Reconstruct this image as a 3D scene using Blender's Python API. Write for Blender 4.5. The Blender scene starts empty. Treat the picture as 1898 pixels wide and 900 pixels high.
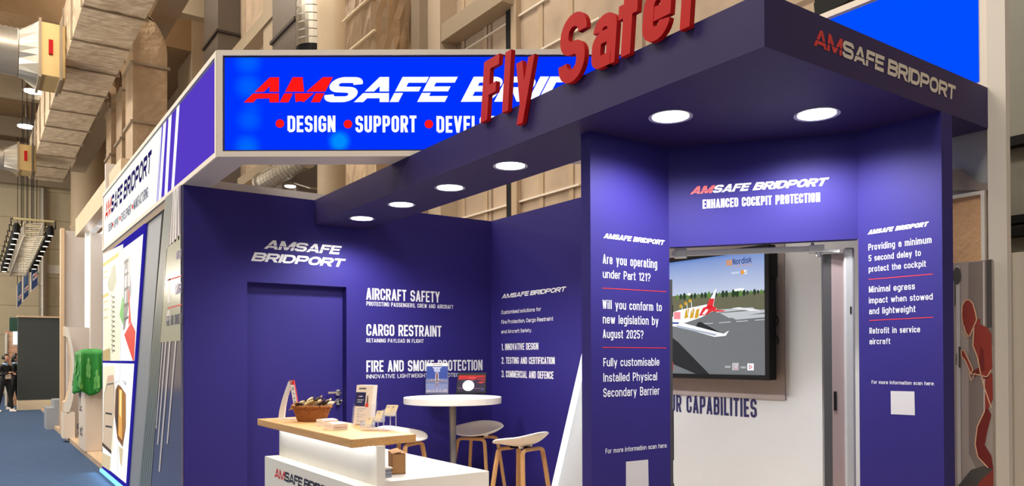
import bpy, bmesh, math, random
from mathutils import Vector, Matrix
random.seed(7)
SC = bpy.context.scene
COL = SC.collection

# ------------------------------------------------------------------ camera
FPX, PCX, PCY = 1421.3, 949.0, 648.55
YAW, PITCH, ROLL = math.radians(-54.871), math.radians(0.5335), math.radians(-0.2038)
CAM = Vector((0, 0, 1.58))
_fwd = Vector((math.sin(YAW) * math.cos(PITCH), math.cos(YAW) * math.cos(PITCH), math.sin(PITCH)))
_r0 = Vector((math.cos(YAW), -math.sin(YAW), 0))
_u0 = _r0.cross(_fwd)
_right = _r0 * math.cos(ROLL) + _u0 * math.sin(ROLL)
_up = -_r0 * math.sin(ROLL) + _u0 * math.cos(ROLL)
cd = bpy.data.cameras.new('camera')
cam = bpy.data.objects.new('camera', cd)
COL.objects.link(cam)
cd.sensor_width = 36.0
cd.lens = FPX / 1898 * 36
cd.shift_y = (PCY - 450) / 1898
cd.clip_end = 200
cam.matrix_world = Matrix(((_right.x, _up.x, -_fwd.x, CAM.x), (_right.y, _up.y, -_fwd.y, CAM.y),
                           (_right.z, _up.z, -_fwd.z, CAM.z), (0, 0, 0, 1)))
SC.camera = cam

# ------------------------------------------------------------------ light and exposure
SC.view_settings.view_transform = 'Standard'
SC.view_settings.look = 'None'
SC.view_settings.gamma = 1
SC.view_settings.use_curve_mapping = False
SC.view_settings.exposure = 0.0
W = bpy.data.worlds.new('hall_air')
SC.world = W
W.use_nodes = True
W.node_tree.nodes['Background'].inputs[0].default_value = (1.0, 0.93, 0.86, 1)
W.node_tree.nodes['Background'].inputs[1].default_value = 0.36

def lamp(name, kind, loc, energy, color=(1, 1, 1), target=None, size=1.0, size_y=None, spot=None, blend=.4, spread=None):
    d = bpy.data.lights.new(name, kind)
    d.energy = energy
    d.color = color
    if kind == 'AREA':
        d.shape = 'RECTANGLE' if size_y else 'DISK'
        d.size = size
        if size_y: d.size_y = size_y
        if spread: d.spread = spread
    if kind == 'SPOT':
        d.spot_size = spot; d.spot_blend = blend; d.shadow_soft_size = size
    if kind == 'POINT':
        d.shadow_soft_size = size
    o = bpy.data.objects.new(name, d)
    COL.objects.link(o)
    o.location = loc
    t = Vector(target) if target else Vector(loc) - Vector((0, 0, 1))
    o.rotation_euler = (t - Vector(loc)).to_track_quat('-Z', 'Y').to_euler()
    return o

WARM = (1.0, .90, .77)
lamp('hall_lamp', 'AREA', (-12, -4, 13.5), 1900, WARM, size=8, size_y=4)
lamp('hall_lamp', 'AREA', (-26, -5, 13.5), 2600, WARM, size=8, size_y=4)
lamp('hall_lamp', 'AREA', (-34, -7, 11.2), 2000, WARM, size=4, size_y=4)
lamp('hall_lamp', 'AREA', (-8, 1.0, 13.8), 1000, WARM, size=6, size_y=3)
lamp('hall_lamp', 'AREA', (-20, 3.2, 13.8), 900, WARM, size=16, size_y=2.2)
lamp('duct_uplight_fill', 'AREA', (-17, -4, 4.2), 420, WARM, target=(-17, 2.2, 8.4), size=5, size_y=1)  # added fill, out of view, to brighten the underside of the main duct
lamp('duct_uplight_fill', 'AREA', (-27, -4, 4.2), 520, WARM, target=(-27, 2.2, 8.4), size=5, size_y=1)  # second added fill for the far stretch of the duct
lamp('hall_lamp', 'AREA', (1, -6, 13), 1500, (1, .9, .75), size=5, size_y=5)

# ------------------------------------------------------------------ survey helpers
def ray(px, py):
    return _right * ((px - PCX) / FPX) - _up * ((py - PCY) / FPX) + _fwd
def hit(px, py, o, n):
    d = ray(px, py)
    return CAM + d * ((Vector(o) - CAM).dot(n) / d.dot(n))
def atx(px, py, x): return hit(px, py, (x, 0, 0), Vector((1, 0, 0)))
def aty(px, py, y): return hit(px, py, (0, y, 0), Vector((0, 1, 0)))
def atz(px, py, z): return hit(px, py, (0, 0, z), Vector((0, 0, 1)))

# ------------------------------------------------------------------ materials
def lin(c):
    return tuple(((v / 255) / 12.92 if v / 255 <= .04045 else ((v / 255 + .055) / 1.055) ** 2.4) for v in c)
MATS = {}
def mat(name, rgb, rough=.55, metal=0.0, var=.06, scale=8.0, bump=0.0, bscale=60.0, spec=.5, emit=0.0, alpha=1.0, trans=0.0):
    m = bpy.data.materials.new(name)
    m.use_nodes = True
    nt = m.node_tree
    b = nt.nodes['Principled BSDF']
    c = lin(rgb)
    tc = nt.nodes.new('ShaderNodeTexCoord')
    if var > 0:
        nz = nt.nodes.new('ShaderNodeTexNoise'); nz.inputs['Scale'].default_value = scale; nz.inputs['Detail'].default_value = 4
        nt.links.new(tc.outputs['Object'], nz.inputs['Vector'])
        mx = nt.nodes.new('ShaderNodeMix'); mx.data_type = 'RGBA'
        mx.inputs['A'].default_value = tuple(max(0, v * (1 - var)) for v in c) + (1,)
        mx.inputs['B'].default_value = tuple(min(1, v * (1 + var)) for v in c) + (1,)
        nt.links.new(nz.outputs['Fac'], mx.inputs['Factor'])
        nt.links.new(mx.outputs['Result'], b.inputs['Base Color'])
        if emit: nt.links.new(mx.outputs['Result'], b.inputs['Emission Color'])
    else:
        b.inputs['Base Color'].default_value = c + (1,)
        b.inputs['Emission Color'].default_value = c + (1,)
    if emit:
        b.inputs['Emission Strength'].default_value = emit
        if emit >= .5:
            for l in list(b.inputs['Base Color'].links): nt.links.remove(l)
            b.inputs['Base Color'].default_value = tuple(v * .15 for v in c) + (1,)
    b.inputs['Roughness'].default_value = rough
    b.inputs['Metallic'].default_value = metal
    b.inputs['Specular IOR Level'].default_value = spec
    b.inputs['Alpha'].default_value = alpha
    if trans:
        b.inputs['Transmission Weight'].default_value = trans
        b.inputs['IOR'].default_value = 1.2
    if bump:
        n2 = nt.nodes.new('ShaderNodeTexNoise'); n2.inputs['Scale'].default_value = bscale; n2.inputs['Detail'].default_value = 3
        nt.links.new(tc.outputs['Object'], n2.inputs['Vector'])
        bp = nt.nodes.new('ShaderNodeBump'); bp.inputs['Strength'].default_value = bump; bp.inputs['Distance'].default_value = .02
        nt.links.new(n2.outputs['Fac'], bp.inputs['Height'])
        nt.links.new(bp.outputs['Normal'], b.inputs['Normal'])
    MATS[name] = m
    return m

def swizzle(nt, axes, scale):
    tc = nt.nodes.new('ShaderNodeTexCoord'); sp = nt.nodes.new('ShaderNodeSeparateXYZ'); cb = nt.nodes.new('ShaderNodeCombineXYZ')
    nt.links.new(tc.outputs['Object'], sp.inputs[0])
    for i, a in enumerate(axes):
        ml = nt.nodes.new('ShaderNodeMath'); ml.operation = 'MULTIPLY'; ml.inputs[1].default_value = scale[i]
        nt.links.new(sp.outputs['XYZ'.index(a)], ml.inputs[0]); nt.links.new(ml.outputs[0], cb.inputs[i])
    return cb.outputs[0]

def mat_wood(name, rgb, axes='XYZ', scale=(1.2, 22, 22), rough=.45, contrast=.22):
    m = mat(name, rgb, rough, var=0)
    nt = m.node_tree; b = nt.nodes['Principled BSDF']; c = lin(rgb)
    v = swizzle(nt, axes, scale)
    nz = nt.nodes.new('ShaderNodeTexNoise'); nz.inputs['Scale'].default_value = 3; nz.inputs['Detail'].default_value = 5; nz.inputs['Distortion'].default_value = .6
    nt.links.new(v, nz.inputs['Vector'])
    mx = nt.nodes.new('ShaderNodeMix'); mx.data_type = 'RGBA'
    mx.inputs['A'].default_value = tuple(q * (1 - contrast * 1.6) for q in c) + (1,)
    mx.inputs['B'].default_value = tuple(min(1, q * (1 + contrast)) for q in c) + (1,)
    nt.links.new(nz.outputs['Fac'], mx.inputs['Factor']); nt.links.new(mx.outputs['Result'], b.inputs['Base Color'])
    return m

def mat_panels(name, rgb, joint, axes, w, h, mortar=.01, rough=.7, offset=0.0, var=.1, bump=.25, mott=(.82, 1.12)):
    m = mat(name, rgb, rough, var=0)
    nt = m.node_tree; b = nt.nodes['Principled BSDF']
    v = swizzle(nt, axes, (1, 1, 1))
    br = nt.nodes.new('ShaderNodeTexBrick')
    br.offset = offset; br.inputs['Scale'].default_value = 1; br.inputs['Mortar Size'].default_value = mortar
    br.inputs['Brick Width'].default_value = w; br.inputs['Row Height'].default_value = h; br.inputs['Bias'].default_value = 0
    c = lin(rgb)
    br.inputs['Color1'].default_value = tuple(q * (1 - var) for q in c) + (1,)
    br.inputs['Color2'].default_value = tuple(q * (1 + var) for q in c) + (1,)
    br.inputs['Mortar'].default_value = lin(joint) + (1,)
    nt.links.new(v, br.inputs['Vector'])
    nz = nt.nodes.new('ShaderNodeTexNoise'); nz.inputs['Scale'].default_value = 2.2; nz.inputs['Detail'].default_value = 6
    nt.links.new(v, nz.inputs['Vector'])
    rp = nt.nodes.new('ShaderNodeMapRange'); rp.inputs[1].default_value = .3; rp.inputs[2].default_value = .7; rp.inputs[3].default_value = mott[0]; rp.inputs[4].default_value = mott[1]
    nt.links.new(nz.outputs['Fac'], rp.inputs[0])
    mx = nt.nodes.new('ShaderNodeMix'); mx.data_type = 'RGBA'; mx.blend_type = 'MULTIPLY'; mx.inputs['Factor'].default_value = 1
    nt.links.new(br.outputs['Color'], mx.inputs['A']); nt.links.new(rp.outputs[0], mx.inputs['B'])
    nt.links.new(mx.outputs['Result'], b.inputs['Base Color'])
    bp = nt.nodes.new('ShaderNodeBump'); bp.inputs['Strength'].default_value = bump; bp.inputs['Distance'].default_value = .02
    nt.links.new(nz.outputs['Fac'], bp.inputs['Height']); nt.links.new(bp.outputs['Normal'], b.inputs['Normal'])
    return m

def mat_ribs(name, rgb, axis, freq, rough=.4, metal=.8, strength=.8):
    m = mat(name, rgb, rough, metal, var=.15, scale=3)
    nt = m.node_tree; b = nt.nodes['Principled BSDF']
    v = swizzle(nt, axis + 'YZ'.replace(axis, 'X'), (1, 0, 0))
    wv = nt.nodes.new('ShaderNodeTexWave'); wv.inputs['Scale'].default_value = freq
    nt.links.new(v, wv.inputs['Vector'])
    bp = nt.nodes.new('ShaderNodeBump'); bp.inputs['Strength'].default_value = strength; bp.inputs['Distance'].default_value = .03
    nt.links.new(wv.outputs['Fac'], bp.inputs['Height']); nt.links.new(bp.outputs['Normal'], b.inputs['Normal'])
    return m

PURPLE = mat('purple_print', (41, 34, 111), .6, var=.03, spec=.25)
PURPLE_DARK = mat('purple_laminate', (44, 33, 86), .55, var=.04, spec=.3)
WHITE = mat('white_laminate', (225, 222, 214), .5, var=.02)
WHITE_PRINT = mat('white_vinyl', (236, 238, 240), .5, var=.02)
CREAM_PRINT = mat('cream_vinyl', (224, 214, 196), .5, var=.02)
RED_PRINT = mat('red_vinyl', (215, 50, 48), .5, var=.03)
RED_ACRYL = mat('red_acrylic', (184, 14, 15), .5, var=.05, spec=.2)
NAVY_PRINT = mat('navy_vinyl', (28, 30, 84), .5, var=.03)
DARK_PRINT = mat('dark_navy_vinyl', (22, 26, 52), .5, var=.03)
ALU = mat('brushed_aluminium', (206, 208, 212), .34, .55, var=.06, scale=30)
ALU_DARK = mat('anodised_grey', (120, 118, 122), .4, .7, var=.06)
STEELB = mat('brushed_steel', (150, 147, 148), .3, .85, var=.05, scale=30)
STEEL = mat('polished_steel', (205, 205, 208), .2, 1.0, var=.03)
BLACK = mat('black_plastic', (16, 16, 18), .55, var=.1, spec=.2)
OAK = mat_wood('oak_laminate', (206, 158, 100), 'XYZ', (1.5, 26, 26))
OAK_LEG = mat_wood('oak_leg', (190, 146, 96), 'ZXY', (3, 60, 60))
PALE_WOOD = mat_wood('pale_plywood', (214, 186, 152), 'XYZ', (1, 12, 12))
PLASTIC_W = mat('white_polypropylene', (232, 228, 222), .4, var=.02)
CARD = mat('brown_cardboard', (176, 132, 84), .8, var=.08, scale=20)
PAPER = mat('white_paper', (235, 222, 208), .7, var=.03)
CARDS = mat('cream_card_stock', (238, 220, 186), .6, var=.03)
GREYPAPER = mat('grey_paper', (150, 156, 168), .6, var=.06, scale=40)
WICKER = mat('wicker', (158, 96, 42), .55, var=.35, scale=60, bump=.5, bscale=120)
ACRYLIC = mat('clear_acrylic', (216, 224, 240), .08, var=.01, alpha=.09, spec=.6)
BEIGE_TRIM = mat('beige_frame', (236, 226, 210), .5, var=.03)
GREY_PANEL = mat('grey_laminate', (150, 156, 164), .5, var=.05)
PORTALW = mat('wall_paint_white', (190, 194, 197), .55, var=.02)
LED = mat('led_white', (255, 252, 246), .5, var=0, emit=9)
LED_SOFT = mat('led_diffuser', (250, 252, 255), .5, var=0, emit=5)

# ------------------------------------------------------------------ mesh builder
class MB:
    def __init__(s): s.v, s.f, s.m, s.mats = [], [], [], []
    def mi(s, m):
        if m not in s.mats: s.mats.append(m)
        return s.mats.index(m)
    def poly(s, pts, m):
        i = len(s.v); s.v += [tuple(p) for p in pts]; s.f.append(tuple(range(i, i + len(pts)))); s.m.append(s.mi(m))
    def prism(s, pts, off, m, msides=None):
        pts = [Vector(p) for p in pts]; off = Vector(off); n = len(pts); i = len(s.v)
        s.v += [tuple(p) for p in pts] + [tuple(p + off) for p in pts]
        k = s.mi(m); ks = s.mi(msides or m)
        s.f.append(tuple(range(i, i + n))); s.m.append(k)
        s.f.append(tuple(range(i + 2 * n - 1, i + n - 1, -1))); s.m.append(k)
        for j in range(n):
            a, b = i + j, i + (j + 1) % n
            s.f.append((a, b, b + n, a + n)); s.m.append(ks)
    def box(s, x0, x1, y0, y1, z0, z1, m):
        s.prism([(x0, y0, z0), (x1, y0, z0), (x1, y1, z0), (x0, y1, z0)], (0, 0, z1 - z0), m)
    def fbox(s, fr, u0, u1, v0, v1, n0, n1, m):
        s.prism([fr.p(u0, v0, n0), fr.p(u1, v0, n0), fr.p(u1, v1, n0), fr.p(u0, v1, n0)], fr.N * (n1 - n0), m)
    def bar(s, a, b, w, h, m, up=(0, 0, 1)):
        a, b = Vector(a), Vector(b); d = (b - a).normalized(); up = Vector(up)
        if abs(d.dot(up)) > .98: up = Vector((1, 0, 0))
        x = d.cross(up).normalized(); y = x.cross(d)
        q = [a + x * (w / 2 * i) + y * (h / 2 * j) for i, j in ((-1, -1), (1, -1), (1, 1), (-1, 1))]
        s.prism(q, b - a, m)
    def tube(s, path, r, m, seg=10, cap=True, closed=False):
        P = [Vector(p) for p in path]; n = len(P)
        R = r if isinstance(r, (list, tuple)) else [r] * n
        i0 = len(s.v); k = s.mi(m); prev = None
        for i, p in enumerate(P):
            if closed: t = P[(i + 1) % n] - P[i - 1]
            else: t = P[min(i + 1, n - 1)] - P[max(i - 1, 0)]
            t.normalize()
            if prev is None:
                prev = t.cross(Vector((0, 0, 1)) if abs(t.z) < .9 else Vector((1, 0, 0)))
            x = (prev - t * prev.dot(t)).normalized(); prev = x; y = t.cross(x)
            for j in range(seg):
                a = 2 * math.pi * j / seg
                s.v.append(tuple(p + (x * math.cos(a) + y * math.sin(a)) * R[i]))
        for i in range(n if closed else n - 1):
            i2 = (i + 1) % n
            for j in range(seg):
                j2 = (j + 1) % seg
                s.f.append((i0 + i * seg + j, i0 + i * seg + j2, i0 + i2 * seg + j2, i0 + i2 * seg + j)); s.m.append(k)
        if cap and not closed:
            s.f.append(tuple(i0 + j for j in range(seg - 1, -1, -1))); s.m.append(k)
            s.f.append(tuple(i0 + (n - 1) * seg + j for j in range(seg))); s.m.append(k)
    def lathe(s, c, prof, m, seg=32, sx=1, sy=1, wob=None):
        i0 = len(s.v); k = s.mi(m); n = len(prof)
        for i, (r, z) in enumerate(prof):
            for j in range(seg):
                a = 2 * math.pi * j / seg
                rr = r + (wob(i, a) if wob else 0)
                s.v.append((c[0] + rr * math.cos(a) * sx, c[1] + rr * math.sin(a) * sy, c[2] + z))
        for i in range(n - 1):
            for j in range(seg):
                j2 = (j + 1) % seg
                s.f.append((i0 + i * seg + j, i0 + i * seg + j2, i0 + (i + 1) * seg + j2, i0 + (i + 1) * seg + j)); s.m.append(k)
        s.f.append(tuple(i0 + j for j in range(seg - 1, -1, -1))); s.m.append(k)
        s.f.append(tuple(i0 + (n - 1) * seg + j for j in range(seg))); s.m.append(k)
    def grid(s, fn, nu, nv, m, smooth=True):
        i0 = len(s.v); k = s.mi(m)
        for i in range(nu + 1):
            for j in range(nv + 1): s.v.append(tuple(fn(i / nu, j / nv)))
        for i in range(nu):
            for j in range(nv):
                a = i0 + i * (nv + 1) + j
                s.f.append((a, a + nv + 1, a + nv + 2, a + 1)); s.m.append(k)
    def build(s, name, parent=None, local=False, smooth=False, bevel=0, solid=0, recalc=True):
        me = bpy.data.meshes.new(name)
        me.from_pydata(s.v, [], s.f); me.update()
        for m in s.mats: me.materials.append(m)
        me.polygons.foreach_set('material_index', s.m)
        if recalc:
            bm = bmesh.new(); bm.from_mesh(me)
            bmesh.ops.recalc_face_normals(bm, faces=bm.faces); bm.to_mesh(me); bm.free()
        if smooth: me.polygons.foreach_set('use_smooth', [True] * len(me.polygons))
        o = bpy.data.objects.new(name, me); COL.objects.link(o)
        if bevel:
            md = o.modifiers.new('edge', 'BEVEL'); md.width = bevel; md.segments = 2; md.limit_method = 'ANGLE'
        if solid:
            md = o.modifiers.new('shell', 'SOLIDIFY'); md.thickness = solid
        if parent is not None:
            o.parent = parent
            if not local:
                w = Vector((0, 0, 0)); q = parent
                while q is not None: w += q.location; q = q.parent
                o.location = -w
        return o

def tag(o, label=None, cat=None, group=None, kind=None):
    if label: o['label'] = label
    if cat: o['category'] = cat
    if group: o['group'] = group
    if kind: o['kind'] = kind
    return o
def thing(name, label, cat, loc=(0, 0, 0), rz=0, group=None):
    o = bpy.data.objects.new(name, None); COL.objects.link(o); o.empty_display_size = .1
    o.location = loc; o.rotation_euler = (0, 0, rz)
    return tag(o, label, cat, group)
def struct(o, label=None, cat=None):
    return tag(o, label, cat, kind='structure')
def copy_thing(o, loc=None, rz=None, label=None, parent=None):
    c = o.copy(); COL.objects.link(c)
    if parent is not None: c.parent = parent
    if loc is not None: c.location = loc
    if rz is not None: c.rotation_euler = (0, 0, rz)
    if label: c['label'] = label
    for ch in list(o.children): copy_thing(ch, parent=c)
    return c

class Fr:
    """a flat surface of the place: origin, direction along it, up"""
    def __init__(s, o, u, v=(0, 0, 1)):
        s.o = Vector(o); s.U = Vector(u).normalized(); s.V = Vector(v).normalized(); s.N = s.U.cross(s.V)
    def p(s, u, v, n=0): return s.o + s.U * u + s.V * v + s.N * n
    def px(s, x, y):
        d = hit(x, y, s.o, s.N) - s.o
        return d.dot(s.U), d.dot(s.V)
    def off(s, n): return Fr(s.o + s.N * n, s.U, s.V)

# ------------------------------------------------------------------ lettering
def fillet(pts, rads, closed=False):
    n = len(pts); out = []
    for i, p in enumerate(pts):
        r = rads[i] if isinstance(rads, (list, tuple)) else rads
        if r <= 0 or (not closed and i in (0, n - 1)): out.append(p); continue
        a, b = pts[i - 1], pts[(i + 1) % n]
        da = math.hypot(a[0] - p[0], a[1] - p[1]); db = math.hypot(b[0] - p[0], b[1] - p[1])
        ra = min(r, da / 2 if (closed or i > 1) else da, db / 2 if (closed or i < n - 2) else db)
        A = (p[0] + (a[0] - p[0]) * ra / da, p[1] + (a[1] - p[1]) * ra / da)
        B = (p[0] + (b[0] - p[0]) * ra / db, p[1] + (b[1] - p[1]) * ra / db)
        k = 6
        c = (A[0] + B[0] - p[0], A[1] + B[1] - p[1])
        for j in range(k + 1):
            th = math.pi / 2 * j / k
            s_, c_ = math.sin(th), math.cos(th)
            # arc from A to B about c (right-angled corners), elliptical otherwise
            out.append((c[0] + (A[0] - c[0]) * c_ + (B[0] - c[0]) * s_, c[1] + (A[1] - c[1]) * c_ + (B[1] - c[1]) * s_))
    return out

WID = dict(I=.0, M=1.25, W=1.35, E=.86, F=.82, L=.82, T=.92, A=1.06, V=1.04, Y=1.0, l=.0, f=.62, r=.62, t=.6, i=.0, m=1.5, w=1.42, a=.92, s=.9, c=.92, e=.95, y=1.02)
def glyph(ch, w, t):
    x0, x1, y0, y1 = t / 2, w - t / 2, t / 2, 1 - t / 2
    xm, ym = w / 2, .5
    R = max(min((x1 - x0) * .5, .34), t * .55)
    S = []
    def st(pts, r=0, closed=False):
        S.append((fillet(pts, r, closed) if r else pts, closed))
    if ch in 'Il1|': st([(x0, 0), (x0, 1)])
    if ch == '1':
        S.clear(); st([(x1, 0), (x1, 1)]); st([(x0, .78), (x1, .92)])
    elif ch == 'A':
        st([(x0 * .95, 0), (xm, 1)]); st([(xm, 1), (w - x0 * .95, 0)]); st([(xm - w * .28, .27), (xm + w * .28, .27)])
    elif ch == 'B':
        st([(x0, 0), (x0, 1)]); st([(x0, y1), (x1, y1), (x1, ym + .02), (x0, ym + .02)], R * .8); st([(x0, ym + .02), (x1, ym + .02), (x1, y0), (x0, y0)], R * .8)
    elif ch == 'C': st([(x1, .62), (x1, y1), (x0, y1), (x0, y0), (x1, y0), (x1, .38)], R)
    elif ch == 'D': st([(x0, y0), (x0, 1)]); st([(x0, y1), (x1, y1), (x1, y0), (x0, y0)], R)
    elif ch == 'E': st([(x0, 0), (x0, 1)]); st([(x0, y1), (w, y1)]); st([(x0, ym), (w * .92, ym)]); st([(x0, y0), (w, y0)])
    elif ch == 'F': st([(x0, 0), (x0, 1)]); st([(x0, y1), (w, y1)]); st([(x0, .49), (w * .9, .49)])
    elif ch == 'G': st([(x1, .66), (x1, y1), (x0, y1), (x0, y0), (x1, y0), (x1, .3)], R); st([(x1, 0.1), (x1, .46 + t / 2)]); st([(xm, .46), (w, .46)])
    elif ch == 'H': st([(x0, 0), (x0, 1)]); st([(x1, 0), (x1, 1)]); st([(x0, ym), (x1, ym)])
    elif ch == 'K': st([(x0, 0), (x0, 1)]); st([(x0 + t * .2, .3), (x1, 1.02)]); st([(xm - t * .1, .52), (x1 + t * .1, -.02)])
    elif ch == 'L': st([(x0, 0), (x0, 1)]); st([(x0, y0), (w, y0)])
    elif ch == 'M': st([(x0, 0), (x0, 1)]); st([(x1, 0), (x1, 1)]); st([(x0 + .02, 1), (xm, .05)]); st([(xm, .05), (x1 - .02, 1)])
    elif ch == 'N': st([(x0, 0), (x0, 1)]); st([(x1, 0), (x1, 1)]); st([(x0, 1), (x1, 0)])
    elif ch == 'O' or ch == '0': st([(x0, y0), (x0, y1), (x1, y1), (x1, y0)], R, True)
    elif ch == 'P': st([(x0, 0), (x0, 1)]); st([(x0, y1), (x1, y1), (x1, .44), (x0, .44)], R * .9)
    elif ch == 'R': st([(x0, 0), (x0, 1)]); st([(x0, y1), (x1, y1), (x1, .46), (x0, .46)], R * .9); st([(xm, .5), (x1 + t * .05, -.02)])
    elif ch == 'S': st([(x1, .7), (x1, y1), (x0, y1), (x0, ym + .02), (x1, ym - .02), (x1, y0), (x0, y0), (x0, .3)], [0, R, R, R * .75, R * .75, R, R, 0])
    elif ch == 'T': st([(xm, 0), (xm, 1)]); st([(0, y1), (w, y1)])
    elif ch == 'U': st([(x0, 1), (x0, y0), (x1, y0), (x1, 1)], R)
    elif ch == 'V': st([(x0 * .95, 1), (xm, 0)]); st([(xm, 0), (w - x0 * .95, 1)])
    elif ch == 'W': st([(x0, 1), (w * .29, 0)]); st([(w * .29, 0), (xm, .95)]); st([(xm, .95), (w * .71, 0)]); st([(w * .71, 0), (x1, 1)])
    elif ch == 'Y': st([(x0 * .9, 1), (xm, .42)]); st([(w - x0 * .9, 1), (xm, .42)]); st([(xm, 0), (xm, .45)])
    elif ch == '2': st([(x0, .72), (x0, y1), (x1, y1), (x1, .58), (x0, y0 + .02), (x0, y0), (w, y0)], [0, R, R, .2, 0, 0, 0])
    elif ch == '3': st([(x0, .74), (x0, y1), (x1, y1), (x1, ym), (xm - .02, ym)], R * .8); st([(xm, ym), (x1, ym), (x1, y0), (x0, y0), (x0, .26)], R * .8)
    elif ch == '.': st([(x0, 0), (x0, t)])
    elif ch == ',': st([(x0, t), (x0 - t * .2, -t * .7)])
    elif ch == '5': st([(w, y1), (x0, y1), (x0, ym + .06), (x1, ym + .06), (x1, y0), (x0, y0), (x0, .26)], [0, 0, 0, R, R, R, 0])
    elif ch == '?': st([(x0, .72), (x0, y1), (x1, y1), (x1, .52), (xm, .42), (xm, .26)], [0, R, R, R * .6, R * .5, 0]); st([(xm, 0), (xm, t)])
    elif ch == ':': st([(x0, 0), (x0, t)]); st([(x0, .45), (x0, .45 + t)])
    elif ch == 'i': st([(x0, 0), (x0, .74)]); st([(x0, .85), (x0, 1)])
    elif ch == 'b': st([(x0, 0), (x0, 1)]); st([(x0, .74 - t / 2), (x1, .74 - t / 2), (x1, y0), (x0, y0)], R)
    elif ch == 'c': st([(x1, .5), (x1, .74 - t / 2), (x0, .74 - t / 2), (x0, y0), (x1, y0), (x1, .25)], R)
    elif ch == 'd': st([(x1, 0), (x1, 1)]); st([(x1, .74 - t / 2), (x0, .74 - t / 2), (x0, y0), (x1, y0)], R)
    elif ch == 'g': st([(x1, .74 - t / 2), (x0, .74 - t / 2), (x0, y0), (x1, y0)], R); st([(x1, .74), (x1, -.26 + t / 2), (x0 + t * .1, -.26 + t / 2)], R)
    elif ch == 'h': st([(x0, 0), (x0, 1)]); st([(x0, .74 - t / 2), (x1, .74 - t / 2), (x1, 0)], R)
    elif ch == 'k': st([(x0, 0), (x0, 1)]); st([(x0, .28), (x1 - t * .1, .76)]); st([(xm - t * .1, .42), (x1 + t * .1, -.02)])
    elif ch == 'm': st([(x0, 0), (x0, .74)]); st([(x0, .74 - t / 2), (xm, .74 - t / 2), (xm, 0)], R * .7); st([(xm, .74 - t / 2), (x1, .74 - t / 2), (x1, 0)], R * .7)
    elif ch == 'n': st([(x0, 0), (x0, .74)]); st([(x0, .74 - t / 2), (x1, .74 - t / 2), (x1, 0)], R)
    elif ch == 'o': st([(x0, y0), (x0, .74 - t / 2), (x1, .74 - t / 2), (x1, y0)], R, True)
    elif ch == 'p': st([(x0, -.26), (x0, .74)]); st([(x0, .74 - t / 2), (x1, .74 - t / 2), (x1, y0), (x0, y0)], R)
    elif ch == 's': st([(x1, .54), (x1, .74 - t / 2), (x0, .74 - t / 2), (x0, .38), (x1, .36), (x1, y0), (x0, y0), (x0, .2)], [0, R, R, R * .6, R * .6, R, R, 0])
    elif ch == 't': st([(xm - t * .2, .95), (xm - t * .2, y0), (w, y0)], R * .7); st([(0, .74 - t / 2), (w, .74 - t / 2)])
    elif ch == 'u': st([(x0, .74), (x0, y0), (x1, y0)], R); st([(x1, 0), (x1, .74)])
    elif ch == 'v': st([(x0 * .95, .74), (xm, 0)]); st([(xm, 0), (w - x0 * .95, .74)])
    elif ch == 'w': st([(x0, .74), (w * .29, 0)]); st([(w * .29, 0), (xm, .7)]); st([(xm, .7), (w * .71, 0)]); st([(w * .71, 0), (x1, .74)])
    elif ch == 'a':
        st([(x0, .52), (x0, .74 - t / 2), (x1, .74 - t / 2), (x1, 0)], [0, R, R, 0])
        st([(x1, .43), (x0, .43), (x0, y0), (x1, y0)], R * .7)
    elif ch == 'e': st([(x0, .37), (x1, .37), (x1, .74 - t / 2), (x0, .74 - t / 2), (x0, y0), (x1, y0), (x1, .24)], [0, 0, R, R, R, R, 0])
    elif ch == 'f': st([(w, y1), (xm, y1), (xm, 0)], R); st([(0, .72 - t / 2), (w, .72 - t / 2)])
    elif ch == 'r': st([(x0, 0), (x0, .74)]); st([(x0, .45), (x0, .74 - t / 2), (w, .74 - t / 2)], R)
    elif ch == 'y': st([(x0, .74), (xm, .02)]); st([(x1, .74), (xm * .72, -.26)])
    return S

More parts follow.
